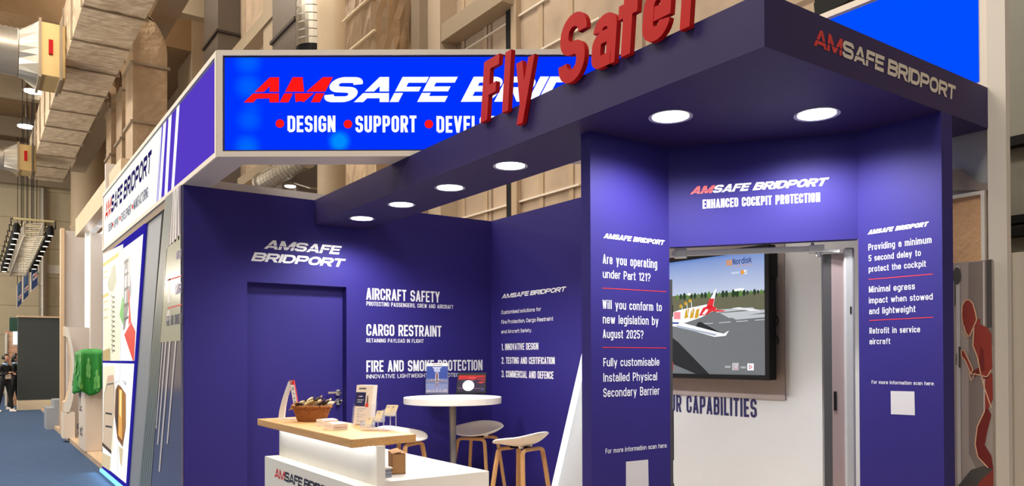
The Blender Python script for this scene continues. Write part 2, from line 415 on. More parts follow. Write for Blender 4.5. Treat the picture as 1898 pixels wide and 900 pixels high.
def clip2(poly, y, keep_above):
    out = []
    for i in range(len(poly)):
        a, b = poly[i - 1], poly[i]
        ia = a[1] >= y if keep_above else a[1] <= y
        ib = b[1] >= y if keep_above else b[1] <= y
        if ia != ib:
            q = (y - a[1]) / (b[1] - a[1]); out.append((a[0] + (b[0] - a[0]) * q, y))
        if ib: out.append(b)
    return out
def ribbon(pts, t, closed, lo, hi):
    q = [pts[0]]
    for p in pts[1:]:
        if math.hypot(p[0] - q[-1][0], p[1] - q[-1][1]) > 1e-4: q.append(p)
    if closed and math.hypot(q[0][0] - q[-1][0], q[0][1] - q[-1][1]) < 1e-4: q.pop()
    pts = q
    n = len(pts); L, Rr = [], []
    for i in range(n):
        p = pts[i]
        a = pts[i - 1] if (closed or i > 0) else None
        b = pts[(i + 1) % n] if (closed or i < n - 1) else None
        def nm(u, v):
            dx, dy = v[0] - u[0], v[1] - u[1]; d = math.hypot(dx, dy) or 1e-9
            return (-dy / d, dx / d)
        n1 = nm(a, p) if a else nm(p, b)
        n2 = nm(p, b) if b else n1
        mx, my = n1[0] + n2[0], n1[1] + n2[1]; ml = math.hypot(mx, my) or 1
        mx, my = mx / ml, my / ml
        k = t / 2 / max(.5, mx * n1[0] + my * n1[1])
        ext = (0, 0)
        if a is None or b is None:   # run the open ends of slanting strokes on; they are clipped level below
            d = (n1[1], -n1[0])
            if abs(d[0]) > .05 and abs(d[1]) > .35 and (p[1] <= lo + .03 or p[1] >= hi - .03):
                s_ = t * .6 * (1 if a is not None else -1); ext = (d[0] * s_, d[1] * s_)
        L.append((p[0] + mx * k + ext[0], p[1] + my * k + ext[1])); Rr.append((p[0] - mx * k + ext[0], p[1] - my * k + ext[1]))
    out = []
    for i in range(n if closed else n - 1):
        j = (i + 1) % n
        out.append([Rr[i], Rr[j], L[j], L[i]])
    return out

def layout(s, wbase, t, gap, shear, slit=None, spc=None):
    x = 0; polys = []
    for ch in s:
        if ch == ' ': x += (spc if spc is not None else wbase * .55) + gap; continue
        f = WID.get(ch, 1.0)
        w = t if ch in 'Iil|.,:' else (max(wbase * f, t * 2.05) if ch != '1' else max(wbase * .6, t * 1.6))
        lo, hi = 0.0, 1.0
        if ch in 'gpy': lo, hi = -.26, .74
        if ch in 'acegmnoprsuvwy': hi = .74
        if ch == ',': lo = -.2
        for pts, closed in glyph(ch, w, t):
            for q in ribbon(pts, t, closed, lo, hi):
                q = clip2(clip2(q, lo, True), hi, False) if ch != ',' else q
                parts = [q]
                if slit and ch != 'S': parts = [clip2(q, slit[0], False), clip2(q, slit[1], True)]
                for pp in parts:
                    if len(pp) >= 3: polys.append([(x + a + shear * b, b) for a, b in pp])
        x += w + gap
    return polys
def ext(polys):
    xs = [p[0] for q in polys for p in q]
    return min(xs), max(xs)
def fit(segs, target, t, gap, shear, slit, spc=None):
    """segs: list of (text, slit?) laid out one after another to a total width (cap height 1)"""
    def run(wb):
        allp = []; x = 0
        for k, (s, sl) in enumerate(segs):
            P = layout(s, wb, t, gap, shear, slit if sl else None, spc)
            P0 = layout(s.replace(' ', ''), wb, t, gap, 0)
            tr = len(s) - len(s.lstrip(' '))
            P = [[(a + x, b) for a, b in q] for q in P]
            allp.append(P)
            x = max(p[0] - shear * p[1] for q in P for p in q) + gap
        a = min(ext(P)[0] for P in allp); b = max(ext(P)[1] for P in allp)
        return allp, a, b
    lo, hi = .05, 3.0
    for _ in range(40):
        mid = (lo + hi) / 2
        _p, a, b = run(mid)
        if b - a > target: hi = mid
        else: lo = mid
    allp, a, b = run((lo + hi) / 2)
    k = target / (b - a)
    return [[[((x - a) * k, y) for x, y in q] for q in P] for P in allp]

_CAPH = None
def bfont(s, bold=.0):
    global _CAPH
    def mk(txt):
        c = bpy.data.curves.new('t', 'FONT'); c.body = txt; c.offset = bold; c.resolution_u = 2
        o = bpy.data.objects.new('t', c); COL.objects.link(o)
        dg = bpy.context.evaluated_depsgraph_get()
        me = bpy.data.meshes.new_from_object(o.evaluated_get(dg))
        v = [(q.co.x, q.co.y) for q in me.vertices]; f = [list(p.vertices) for p in me.polygons]
        bpy.data.objects.remove(o); bpy.data.curves.remove(c); bpy.data.meshes.remove(me)
        return v, f
    v, f = mk('H'); h0 = min(p[1] for p in v); h1 = max(p[1] for p in v)
    v, f = mk(s)
    a = min(p[0] for p in v); b = max(p[0] for p in v)
    v = [((x - a) / (b - a), (y - h0) / (h1 - h0)) for x, y in v]
    return [[v[i] for i in q] for q in f]

class Decal(MB):
    """flat printed or applied work on one surface"""
    def __init__(s, fr, base=.0012):
        super().__init__(); s.fr = fr; s.k = base
    def P(s, uv, m, lay=0): s.poly([s.fr.p(u, v, s.k + lay * .0006) for u, v in uv], m)
    def pp(s, pxs, m, lay=0): s.P([s.fr.px(*q) for q in pxs], m, lay)
    def line(s, a, b, w, m, lay=0):
        a, b = s.fr.px(*a), s.fr.px(*b); d = Vector((b[0] - a[0], b[1] - a[1])).normalized(); n = Vector((-d.y, d.x)) * (w / 2)
        s.P([(a[0] - n.x, a[1] - n.y), (b[0] - n.x, b[1] - n.y), (b[0] + n.x, b[1] + n.y), (a[0] + n.x, a[1] + n.y)], m, lay)
    def disc(s, c, rx, ry, m, lay=0, seg=20):
        s.P([(c[0] + rx * math.cos(2 * math.pi * i / seg), c[1] + ry * math.sin(2 * math.pi * i / seg)) for i in range(seg)], m, lay)
    def caps(s, segs, p0, p1, ytop, t=.17, gap=.09, shear=0.0, slit=(.36, .42), lay=1, uv=False, right=False, spc=None, xs=1.0):
        """segs: [(text, material, slit?)]; p0/p1 left and right end of the baseline, ytop the top of the capitals above p0 (above p1 if right)"""
        if uv: u0, v0 = p0; u1 = p1[0]; h = ytop
        else:
            u0, v0 = s.fr.px(*p0); u1, v1 = s.fr.px(*p1)
            h = (s.fr.px(p1[0], ytop)[1] - v1) if right else (s.fr.px(p0[0], ytop)[1] - v0)
        L = fit([(a, c) for a, b, c in segs], (u1 - u0) / h / xs, t, gap, shear / xs, slit, spc)
        for (txt, m, sl), P in zip(segs, L):
            for i, q in enumerate(P): s.P([(u0 + x * h * xs, v0 + y * h) for x, y in q], m, lay + (i % 23) * .035)
    def words(s, txt, m, p0, p1, ytop, bold=.012, lay=1, uv=False, t=.125, gap=.125):
        s.caps([(txt, m, False)], p0, p1, ytop, t=t, gap=gap, lay=lay, uv=uv, spc=.3)
    def type(s, txt, m, p0, p1, ytop, bold=.012, lay=1, uv=False):
        if uv: u0, v0 = p0; u1 = p1[0]; h = ytop
        else:
            u0, v0 = s.fr.px(*p0); u1, _ = s.fr.px(*p1); h = s.fr.px(p0[0], ytop)[1] - v0
        for q in bfont(txt, bold): s.P([(u0 + x * (u1 - u0), v0 + y * h) for x, y in q], m, lay)
    def make(s, name, parent): return s.build(name, parent, recalc=False)

LOGO = lambda a, b, c=None: [('AMSAFE', a, True), (' BRIDPORT', b, False)] if c is None else [('AM', c, True), ('SAFE', a, True), (' BRIDPORT', b, False)]

# ------------------------------------------------------------------ measures of the stand
XW, YW, YF = -7.007, 4.654, 1.485
ZP, ZT, ZB, ZL = .08, 3.075, 2.848, 3.868
YB, YB2, X0 = 2.648, 3.202, -1.960
L0, L1 = Vector((-3.254, 3.458, 0)), Vector((-2.420, 4.105, 0))
F_W1 = Fr((XW, 0, 0), (0, 1, 0))
F_W2 = Fr((0, YW, 0), (1, 0, 0))
F_SIDE = Fr((0, YF, 0), (1, 0, 0))
F_BEAM = Fr((0, YB, 0), (1, 0, 0))
F_RB = Fr((X0, 0, 0), (0, 1, 0))
F_PL = Fr((-3.254, 0, 0), (0, 1, 0))
F_PR = Fr((0, 4.105, 0), (1, 0, 0))
F_LIN = Fr(L0, L1 - L0)
F_BOX = Fr((-5.906, 1.488, 0), (.574, .819, 0))
#==SECTIONS==
# ================================================================== SETTING: hall
CARPET = mat('blue_carpet', (72, 92, 124), .95, var=.12, scale=5, bump=.5, bscale=220, spec=.1)
HALLWALL = mat_panels('hall_wall_panels', (190, 168, 144), (140, 118, 96), 'XZY', 3.1, 2.4, .03, .75, 0.0, .05, .5)
FARWALL = mat_panels('far_wall_panels', (214, 200, 168), (176, 160, 128), 'YZX', 6.0, 1.35, .02, .8, 0.0, .03, .05, (.96, 1.03))
DECK = mat_ribs('ribbed_roof_deck', (150, 122, 88), 'X', 1.6, .55, .2, .9)
HALLSTEEL = mat('painted_steel', (166, 150, 126), .6, var=.08, scale=2)
CONCRETE = mat('concrete', (190, 166, 138), .8, var=.1, scale=2, bump=.3, bscale=12)
DARKGREY = mat('grey_sheet_metal', (112, 104, 98), .45, .5, var=.1, scale=2)
FOIL = mat('aluminium_foil_wrap', (176, 152, 124), .42, .75, var=.28, scale=2.6, bump=.9, bscale=5)
GALV = mat('galvanised_steel', (178, 172, 160), .38, .85, var=.12, scale=4)
SHADOWGAP = mat('black_gap', (14, 12, 12), .9, var=0)

b = MB(); b.box(-46, 6, -14, 7, -.1, 0, CARPET); struct(b.build('floor'), 'blue carpet of the exhibition aisle', 'floor')
b = MB(); b.box(-26.4, 6, -14, 7, 14.6, 14.8, DECK); b.box(-46, -26.4, -14, 7, 11.6, 11.8, DECK); b.box(-26.6, -26.4, -14, 7, 11.8, 14.6, DECK); struct(b.build('ceiling'), 'brown ribbed metal deck of the hall roof', 'ceiling')
b = MB(); b.box(-42.4, -42, -14, 6.2, 0, 14.6, FARWALL); struct(b.build('wall_left'), 'beige panelled end wall of the hall', 'wall')
b = MB(); b.box(-42, 6, 6.2, 6.5, 0, 14.6, HALLWALL); struct(b.build('wall_right'), 'tan panelled long wall of the hall behind the stand', 'wall')

def hx(px, y=6.2): return aty(px, 200, y).x
YH = 6.2
def wall_piece(name, label, cat, px0, px1, d, m, z0=0, z1=14.5, kind=None, group=None):
    b = MB(); b.box(hx(px0, YH - d), hx(px1, YH - d), YH - d, YH - .003, z0, z1, m)
    o = b.build(name); tag(o, label, cat, group, kind)
    return o
wall_piece('trim_1', 'pale pilaster on the hall wall left of the blue sign', 'pilaster', 330, 356, .37, HALLSTEEL, kind='structure')
wall_piece('trim_2', 'pale pilaster on the hall wall between the two grey box ducts', 'pilaster', 488, 506, .3, HALLSTEEL, kind='structure')
wall_piece('trim_3', 'white flat column beside the foil-wrapped duct', 'column', 783, 816, .3, mat('white_painted_column', (196, 178, 154), .6, var=.04), kind='structure')
wall_piece('trim_4', 'black vertical gap in the tan wall panels', 'gap', 938, 947, .05, SHADOWGAP, kind='structure')
wall_piece('trim_5', 'tan post on the right of the black gap', 'post', 947, 957, .08, CONCRETE, kind='structure')
wall_piece('trim_6', 'tan post at the left edge of the wall panel', 'post', 816, 823, .06, CONCRETE, kind='structure')

def box_duct(label, px0, px1, d, seamz):
    t = thing('box_duct', label, 'duct', (hx((px0 + px1) / 2, YH - d), YH - d / 2, 0), group='grey box ducts on the hall wall')
    b = MB(); b.box(hx(px0, YH - d), hx(px1, YH - d), YH - d, YH - .003, 0, 14.5, DARKGREY); b.build('casing', t)
    for z in seamz:
        b = MB(); b.box(hx(px0, YH - d) - .05, hx(px1, YH - d) + .05, YH - d - .05, YH - .01, z, z + .07, mat('seam_steel', (66, 60, 58), .5, .5) if 'seam_steel' not in MATS else MATS['seam_steel']); b.build('seam_flange', t)
    return t
def zat(px, py, y): return aty(px, py, y).z
box_duct('grey box duct rising left of the blue sign, with a dark flange', 378, 404, .62, [zat(380, 88, 5.58) - .05])
box_duct('wider grey box duct rising behind the left end of the blue sign', 505, 548, .62, [zat(506, 82, 5.58)])

t = thing('spiral_duct', 'vertical silver spiral duct beside the wider grey box duct', 'duct', (hx(583, 5.7), 5.7, 0))
xx = hx(583, 5.7); r = (hx(598, 5.7) - hx(568, 5.7)) / 2 * .8
zb = zat(583, 92, 5.7)
b = MB(); pr = []; z = zb
while z < 14.1:
    pr += [(r, z), (r, z + .12), (r * 1.03, z + .135), (r * 1.03, z + .155)]; z += .16
b.lathe((xx, 5.7, 0), pr, GALV, 28); b.build('pipe', t, smooth=False)
b = MB(); b.lathe((xx, 5.7, 0), [(r * .98, zb - .3), (r * .98, zb)], BLACK, 28); b.build('collar', t, smooth=False)

b = MB(); xx = hx(620, 5.75); r = (hx(640, 5.75) - hx(600, 5.75)) / 2 * .6
b.lathe((xx, 5.75, 0), [(r, 0), (r, 14.5)], mat('cream_column_paint', (196, 176, 148), .6, var=.04), 36)
tag(b.build('trim_7', smooth=True), 'round cream column left of the foil-wrapped duct', 'column', kind='structure')

def foil_box(mb, x0, x1, y0, y1, z0, z1, n=24, amp=.05, seed=1):
    rnd = random.Random(seed)
    def skin(a, bb):
        def fn(u, v):
            p = a + (bb - a) * u; q = Vector((p.x, p.y, z0 + (z1 - z0) * v)); d = (bb - a).cross(Vector((0, 0, 1))).normalized()
            return q + d * (rnd.random() * amp if 0 < u < 1 else 0)
        return fn
    P = [Vector((x0, y1, 0)), Vector((x0, y0, 0)), Vector((x1, y0, 0)), Vector((x1, y1, 0))]
    for i in range(3): mb.grid(skin(P[i], P[i + 1]), 10, n, FOIL)
t = thing('foil_duct', 'big square duct wrapped in crinkled foil behind the blue sign', 'duct', (hx(700, 5.2), 5.6, 0))
b = MB(); xa = hx(697, 5.15); foil_box(b, xa - (hx(697, 5.15) - hx(640, 5.15)), xa + .0, 5.15, YH - .05, 0, 14.5, 50, .04, 3); b.build('foil_wrap', t)
b = MB()
for z in (zat(660, 90, 5.15), zat(660, 25, 5.15), zat(660, 160, 5.15)):
    b.box(xa - 1.2, xa + .05, 5.09, 5.13, z, z + .025, CARDS)
b.build('tape_band', t)
b = MB(); xb = hx(783, 5.8); b.box(xa + .03, xb, 5.75, YH - .003, 0, 14.5, mat('plain_concrete', (158, 142, 122), .85, var=.16, scale=1.4, bump=.3, bscale=6)); struct(b.build('trim_8'), 'bare concrete pier right of the foil-wrapped duct', 'pier')

# straight members running along the hall wall
def along(name, label, cat, a, bpx, y, hgt, d, m, group=None):
    p, q = aty(*a, y), aty(*bpx, y); z = (p.z + q.z) / 2
    b = MB(); b.box(min(p.x, q.x), max(p.x, q.x), y, y + d, z - hgt / 2, z + hgt / 2, m)
    o = b.build(name); tag(o, label, cat, group)
    return o
along('wall_beam', 'tan steel beam fixed to the wall panels above the middle of the blue sign', 'beam', (812, 58), (930, -8), 5.92, .27, .27, HALLSTEEL)
along('wall_beam', 'tan steel beam on the wall above the left end of the blue sign', 'beam', (430, 95), (510, 20), 5.85, .34, .34, HALLSTEEL)
along('cable_rail', 'thin rail crossing the wall panels above the blue sign, passing the black gap', 'rail', (860, 92), (1015, -4), 6.16, .025, .045, BEIGE_TRIM, 'thin rails on the wall panels')
along('cable_rail', 'thin rail on the wall panels behind the red capital S', 'rail', (1000, 95), (1110, 30), 6.16, .025, .04, BEIGE_TRIM, 'thin rails on the wall panels')
along('cable_rail', 'thin rail on the wall seen through the gap under the purple beam', 'rail', (830, 410), (1073, 343), 6.16, .025, .04, BEIGE_TRIM, 'thin rails on the wall panels')
b = MB()
for px in (852, 893, 995, 1050): b.box(hx(px, 6.15), hx(px, 6.15) + .09, 6.183, YH - .003, 0, 14.5, CONCRETE)
struct(b.build('trim_9'), 'raised vertical ribs of the tan wall panels', 'rib')

# low slanting duct and light seen between sign and partition
t = thing('slanting_duct', 'silver spiral duct slanting up behind the purple partition', 'duct', tuple(aty(520, 325, 5.2)))
p, q = aty(488, 338, 5.2), aty(570, 292, 5.3); d = (q - p); n = 26; pts = []; rs = []
for i in range(n + 1):
    pts.append(p + d * (i / n)); rs.append(.19 if i % 2 else .205)
b = MB(); b.tube(pts, rs, GALV, 20); b.build('pipe', t)
b = MB(); b.tube([p - d * .03, p + d * .02], .225, GALV, 20); b.build('end_collar', t)
t = thing('wall_floodlight', 'small lit floodlight glowing behind the top of the purple partition', 'light', tuple(aty(538, 342, 5.45)))
c = aty(538, 342, 5.45); b = MB(); b.lathe((c.x, c.y, c.z - .03), [(.035, .08), (.1, .05), (.13, 0)], GALV, 20); b.build('housing', t)
b = MB(); b.lathe((c.x, c.y, c.z - .045), [(.11, 0), (.11, .015)], LED, 20); b.build('lens', t)
b = MB(); b.tube([c + Vector((.1, .05, .02)), c + Vector((.35, .3, -.1)), c + Vector((.4, .7, -.12))], .018, GALV, 8); b.build('bracket', t)
along('wall_beam', 'brown steel beam low on the wall behind the slanting duct', 'beam', (440, 335), (500, 305), 5.85, .25, .42, HALLSTEEL)

# ---- roof: main duct and what hangs round it
DY0, DY1, DZ0, DZ1 = 1.62, 2.66, 8.0, 9.25
FOILX = mat('duct_foil_skin', (206, 184, 152), .38, .35, var=0)
_nt = FOILX.node_tree; _b = _nt.nodes['Principled BSDF']
_v = swizzle(_nt, 'XYZ', (4.5, 1.0, 1.0))
_n = _nt.nodes.new('ShaderNodeTexNoise'); _n.inputs['Scale'].default_value = 2.6; _n.inputs['Detail'].default_value = 7; _n.inputs['Roughness'].default_value = .65
_nt.links.new(_v, _n.inputs['Vector'])
_r = _nt.nodes.new('ShaderNodeValToRGB'); _r.color_ramp.elements[0].position = .34; _r.color_ramp.elements[1].position = .68
_r.color_ramp.elements[0].color = lin((184, 162, 132)) + (1,); _r.color_ramp.elements[1].color = lin((238, 220, 192)) + (1,)
_nt.links.new(_n.outputs['Fac'], _r.inputs[0]); _nt.links.new(_r.outputs[0], _b.inputs['Base Color'])
_bp = _nt.nodes.new('ShaderNodeBump'); _bp.inputs['Strength'].default_value = .9; _bp.inputs['Distance'].default_value = .05
_nt.links.new(_n.outputs['Fac'], _bp.inputs['Height']); _nt.links.new(_bp.outputs['Normal'], _b.inputs['Normal'])
t = thing('main_air_duct', 'long foil-wrapped rectangular air duct running under the hall roof', 'duct', (-22, 2.1, DZ0))
b = MB(); rnd = random.Random(5)
def side(a, c):
    def fn(u, v):
        p = Vector((-32.2 + 26 * u, a[0] + (c[0] - a[0]) * v, a[1] + (c[1] - a[1]) * v))
        if 0 < v < 1: p += Vector((0, rnd.uniform(-.012, .012), rnd.uniform(-.012, .012)))
        return p
    return fn
Q = [(DY0, DZ1), (DY0, DZ0), (DY1, DZ0), (DY1, DZ1), (DY0, DZ1)]
for i in range(4): b.grid(side(Q[i], Q[i + 1]), 150, 8, FOILX)
b.poly([(-32.2, q[0], q[1]) for q in Q[:4]], FOILX); b.poly([(-6.2, q[0], q[1]) for q in Q[:4]], FOILX)
b.build('foil_skin', t)
RIBM = mat('duct_flange_steel', (150, 134, 114), .45, .6, var=.1)
x = -31.6
while x < -7:
    b = MB()
    for (y0, y1, z0, z1) in ((DY0 - .03, DY1 + .06, DZ0 - .03, DZ0), (DY0 - .03, DY0, DZ0, DZ1), (DY1, DY1 + .06, DZ0, DZ1)):
        b.box(x, x + .045, y0, y1, z0, z1, RIBM)
    b.build('flange', t); x += 1.75
def round_branch(label, x, zc, r):
    t = thing('round_air_duct', label, 'duct', (x, -2, zc), group='round ducts feeding the main air duct')
    n = 200; pts = [Vector((x, -9 + i * 9.8 / n, zc)) for i in range(n + 1)]; rs = [r if i % 2 else r * .965 for i in range(n + 1)]
    b = MB(); b.tube(pts, rs, GALV, 40); b.build('pipe', t, smooth=True)
    b = MB(); s = .78
    A = [(x + r * math.cos(2 * math.pi * i / 24), .78, zc + r * math.sin(2 * math.pi * i / 24)) for i in range(24)]
    def sq(a):
        c, s_ = math.cos(a), math.sin(a); k = max(abs(c), abs(s_)); return (x + r * 1.12 * c / k, 1.12, zc + r * 1.12 * s_ / k)
    Bq = [sq(2 * math.pi * i / 24) for i in range(24)]
    i0 = len(b.v); b.v += A + Bq; k = b.mi(GALV)
    for i in range(24):
        j = (i + 1) % 24; b.f.append((i0 + i, i0 + j, i0 + 24 + j, i0 + 24 + i)); b.m.append(k)
    b.build('transition', t)
    b = MB(); q = r * 1.14
    b.box(x - q, x + q, 1.12, DY0 + .0, zc - q, zc + q, mat('damper_brass', (196, 170, 118), .4, .6) if 'damper_brass' not in MATS else MATS['damper_brass']); b.build('damper_box', t, bevel=.02)
    b = MB(); b.box(x + q, x + q + .05, 1.3, 1.38, zc - .1, zc + .2, RED_ACRYL); b.build('actuator', t)
    for yy in (1.12, 1.5):
        b = MB(); b.box(x - q - .05, x + q + .05, yy, yy + .05, zc - q - .05, zc + q + .05, RIBM); b.build('flange', t)
round_branch('larger silver round duct entering the main duct at the upper left', -19.4, 8.12, .5)
round_branch('smaller, farther silver round duct entering the main duct below the larger one', -28.6, 7.85, .36)

def wall_branch(label, px0, px1, x, elbow_r, zlow):
    """duct leaving the main duct sideways and turning down in an elbow"""
    y0, y1 = atx(px0, 200, x).y, atx(px1, 200, x).y
    t = thing('branch_duct', label, 'duct', (x, (y0 + y1) / 2, zlow), group='branch ducts turning down from the main duct')
    w = y1 - y0; R = max(elbow_r, w)
    z1 = 8.9
    arc = [(y1 - R + R * math.sin(a), z1 - R + R * math.cos(a)) for a in [math.pi / 2 * i / 14 for i in range(15)]]
    rin = R - w
    arci = [(y1 - R + rin * math.sin(a), z1 - R + rin * math.cos(a)) for a in [math.pi / 2 * i / 14 for i in range(14, -1, -1)]]
    poly = [(DY1 + .0, z1)] + arc + [(y1, zlow), (y0, zlow)] + arci + [(DY1 + .0, z1 - w)]
    b = MB(); b.prism([(x, y, z) for y, z in poly], (-.9, 0, 0), FOIL); b.build('casing', t)
    for k in range(3):
        z = z1 - R - .3 - k * 1.2
        b = MB(); b.box(x - .95, x + .04, y0 - .05, y1 + .05, z, z + .05, RIBM); b.build('flange', t)
wall_branch('brown foil branch duct with a rounded elbow, nearest of three beside the main duct', 246, 310, -17.2, 1.0, 3.2)
wall_branch('narrow branch duct turning down, middle of three beside the main duct', 226, 243, -20.6, .5, 3.2)
wall_branch('narrowest branch duct turning down, farthest of three beside the main duct', 206, 221, -22.4, .5, 3.2)

b = MB(); p = atx(250, 85, -19.5); q = atx(294, 85, -19.5)
b.box(-34, -10.4, p.y, q.y, p.z, p.z + .7, HALLSTEEL); tag(b.build('roof_beam'), 'pale painted beam running beside the main duct', 'beam', 'beams under the hall roof')
for k, x in enumerate((-12.5, -18, -24.5, -32.5, -38)):
    b = MB(); b.box(x - .2, x + .2, -14, 5.9, (11.9 if k else 12.4) if x > -26 else 10.9, 14.6 if x > -26 else 11.6, HALLSTEEL)
    tag(b.build('roof_beam'), ('brown roof beam crossing above the ducts, %s from the camera' % ('nearest', 'second', 'third', 'fourth', 'farthest')[k]), 'beam', 'beams under the hall roof')
b = MB(); b.box(-41.99, -41.6, -14, 6, 9.6, 10.4, HALLSTEEL); tag(b.build('wall_beam'), 'brown beam along the top of the far end wall', 'beam')
b = MB(); b.box(-41.99, -41.9, -14, 6, 5.6, 6.0, BEIGE_TRIM); tag(b.build('wall_band'), 'cream band running across the far end wall', 'band')
t = thing('drain_pipe', 'grey vertical pipe on the far wall beside the lighting truss', 'pipe', tuple(atx(80, 700, -41.6)))
p = atx(80, 500, -41.6); b = MB(); b.tube([(-41.7, p.y, 0), (-41.7, p.y, 9.5)], .16, GALV, 12); b.build('pipe', t)
for z in (2.5, 5.0, 7.5):
    b = MB(); b.tube([(-41.7, p.y, z), (-41.7, p.y, z + .12)], .2, GALV, 12); b.build('clamp', t)
p = atx(163, 380, -36); b = MB(); b.lathe((-36, p.y, 0), [(.62, 0), (.62, 6.9), (.66, 6.95), (.66, 7.0), (.62, 7.05), (.62, 14.5)], MATS['cream_column_paint'], 30); struct(b.build('trim_10', smooth=True), 'round cream column behind the neighbouring stand', 'column')
def pendant(label, px, py, x):
    c = atx(px, py, x); t = thing('pendant_light', label, 'light', tuple(c), group='pendant lights in the hall')
    b = MB(); b.lathe(tuple(c), [(.06, .34), (.1, .3), (.3, .02), (.32, 0)], GALV, 18); b.build('shade', t)
    b = MB(); b.lathe((c.x, c.y, c.z - .03), [(.26, 0), (.26, .03)], LED, 18); b.build('lens', t)
    b = MB(); b.tube([c + Vector((0, 0, .34)), (c.x, c.y, 11.6)], .012, GALV, 6); b.build('cord', t)
pendant('lit pendant lamp hanging below the larger round duct', 61, 169, -31)
pendant('lit pendant lamp hanging lower, above the smaller round duct', 48, 234, -33)
pendant('faint lit pendant lamp close to the main duct', 85, 172, -32)

# ---- lighting truss
t = thing('lighting_truss', 'silver lighting truss hanging over the aisle by thin cables', 'truss', tuple(atx(50, 440, -30)))
A, B2 = atx(63, 425, -27), atx(33, 500, -33)
B2 = Vector((-33.5, atx(33, 500, -33.5).y, A.z - .0)); A = Vector(A)
B2.z = atx(33, 500, -33.5).z
dirv = (B2 - A); side_v = Vector((0, 1, 0)); upv = Vector((0, 0, 1))
b = MB(); offs = [side_v * .24 + upv * .2, side_v * -.24 + upv * .2, side_v * .24 - upv * .2, side_v * -.24 - upv * .2]
for o_ in offs: b.tube([A + o_, B2 + o_], .035, mat('truss_chord', (206, 196, 176), .4, .4, var=.05) if 'truss_chord' not in MATS else MATS['truss_chord'], 6)
TRUSSM = mat('truss_tube', (206, 196, 176), .4, .4, var=.05)
b.build('main_tube', t)
b = MB(); n = 22
for i in range(n):
    p, q = A + dirv * (i / n), A + dirv * ((i + 1) / n)
    for o1, o2 in ((0, 1), (2, 3), (0, 2), (1, 3)): b.tube([p + offs[o1], q + offs[o2]], .018, TRUSSM, 5)
b.build('lattice', t)
for i in range(9):
    p = A + dirv * (i / 8.5); b = MB(); b.tube([p + side_v * -.52 + upv * .28, p + side_v * .52 + upv * .28], .035, mat('pale_tube', (220, 206, 160), .35, .4) if 'pale_tube' not in MATS else MATS['pale_tube'], 8); b.build('crossbar', t)
for i, f in enumerate((.02, .1, .4, .7)):
    p = A + dirv * f; b = MB(); b.tube([p + upv * .28, (p.x, p.y, 11.59 if p.x < -26.7 else 14.55)], .01, BLACK, 6); b.build('suspension_cable', t)
def spot(p, ang, label, group):
    t = thing('spotlight', label, 'light', tuple(p), group=group)
    b = MB(); b.lathe((0, 0, -.42), [(.085, 0), (.1, .02), (.1, .22), (.06, .3)], BLACK, 12); b.build('can', t, local=True)
    b = MB(); b.lathe((0, 0, -.43), [(.07, 0), (.07, .012)], mat('spot_lens', (255, 244, 220), .4, var=0, emit=2.5) if 'spot_lens' not in MATS else MATS['spot_lens'], 12); b.build('lens', t, local=True)
    b = MB(); b.tube([(0, .13, -.22), (0, .14, 0), (0, -.14, 0), (0, -.13, -.22)], .02, BLACK, 6); b.build('yoke', t, local=True)
    return t
s1 = s2 = None
ORD = ('first', 'second', 'third', 'fourth', 'fifth', 'sixth', 'seventh', 'eighth', 'ninth')
for i in range(9):
    p = A + dirv * (i / 8.5)
    pl, pr_ = p + side_v * -.44 + upv * .27, p + side_v * .42 + upv * .27
    if s1 is None:
        s1 = spot(pl, 0, 'first black spotlight from the near end, left row under the lighting truss', 'spotlights on the left of the truss')
        s2 = spot(pr_, 0, 'first black spotlight from the near end, right row under the lighting truss', 'spotlights on the right of the truss')
    else: copy_thing(s1, pl, label='%s black spotlight from the near end, left row under the lighting truss' % ORD[i]); copy_thing(s2, pr_, label='%s black spotlight from the near end, right row under the lighting truss' % ORD[i])

# ---- hanging banners
BANN = mat('banner_navy', (44, 66, 120), .6, var=.1, scale=3); BANL = mat('banner_sky', (96, 132, 176), .6, var=.1)
def banner(label, px0, px1, py0, py1, x):
    p, q = atx(px0, py0, x), atx(px1, py1, x)
    t = thing('hanging_banner', label, 'banner', (x, (p.y + q.y) / 2, q.z), group='banners hanging over the aisle')
    b = MB(); b.prism([(x, p.y, q.z), (x, q.y, q.z + .22), (x, q.y, p.z + .22), (x, p.y, p.z)], (-.5, 0, 0), WHITE, BEIGE_TRIM); b.build('box', t)
    d = MB(); w, h = q.y - p.y, p.z - q.z
    def P(u, v, m, o): d.poly([(x + o, p.y + w * a, q.z + h * c + .22 * a) for a, c in ((u[0], v[0]), (u[1], v[0]), (u[1], v[1]), (u[0], v[1]))], m)
    P((.03, .97), (.02, .98), BANN, .004); P((.15, .3), (.5, .95), BANL, .008); P((.4, .55), (.55, .95), BANL, .008); P((.7, .8), (.5, .9), BANL, .008); P((.2, .9), (.26, .45), WHITE, .008); P((.3, .5), (.3, .4), BANN, .01); P((.6, .8), (.3, .4), RED_PRINT, .01)
    d.build('print', t, recalc=False)
    for yy in (p.y + .1 * w, q.y - .1 * w):
        b = MB(); b.tube([(x - .25, yy, p.z), (x - .25, yy, 11.6)], .012, BLACK, 5); b.build('hanging_cable', t)
banner('nearest and largest of three navy banners hanging by the lighting truss', 58, 70, 476, 540, -33)
banner('middle of three navy banners hanging by the lighting truss', 43, 53, 510, 558, -35.5)
banner('farthest and smallest of three navy banners hanging by the lighting truss', 32, 40, 527, 572, -38)

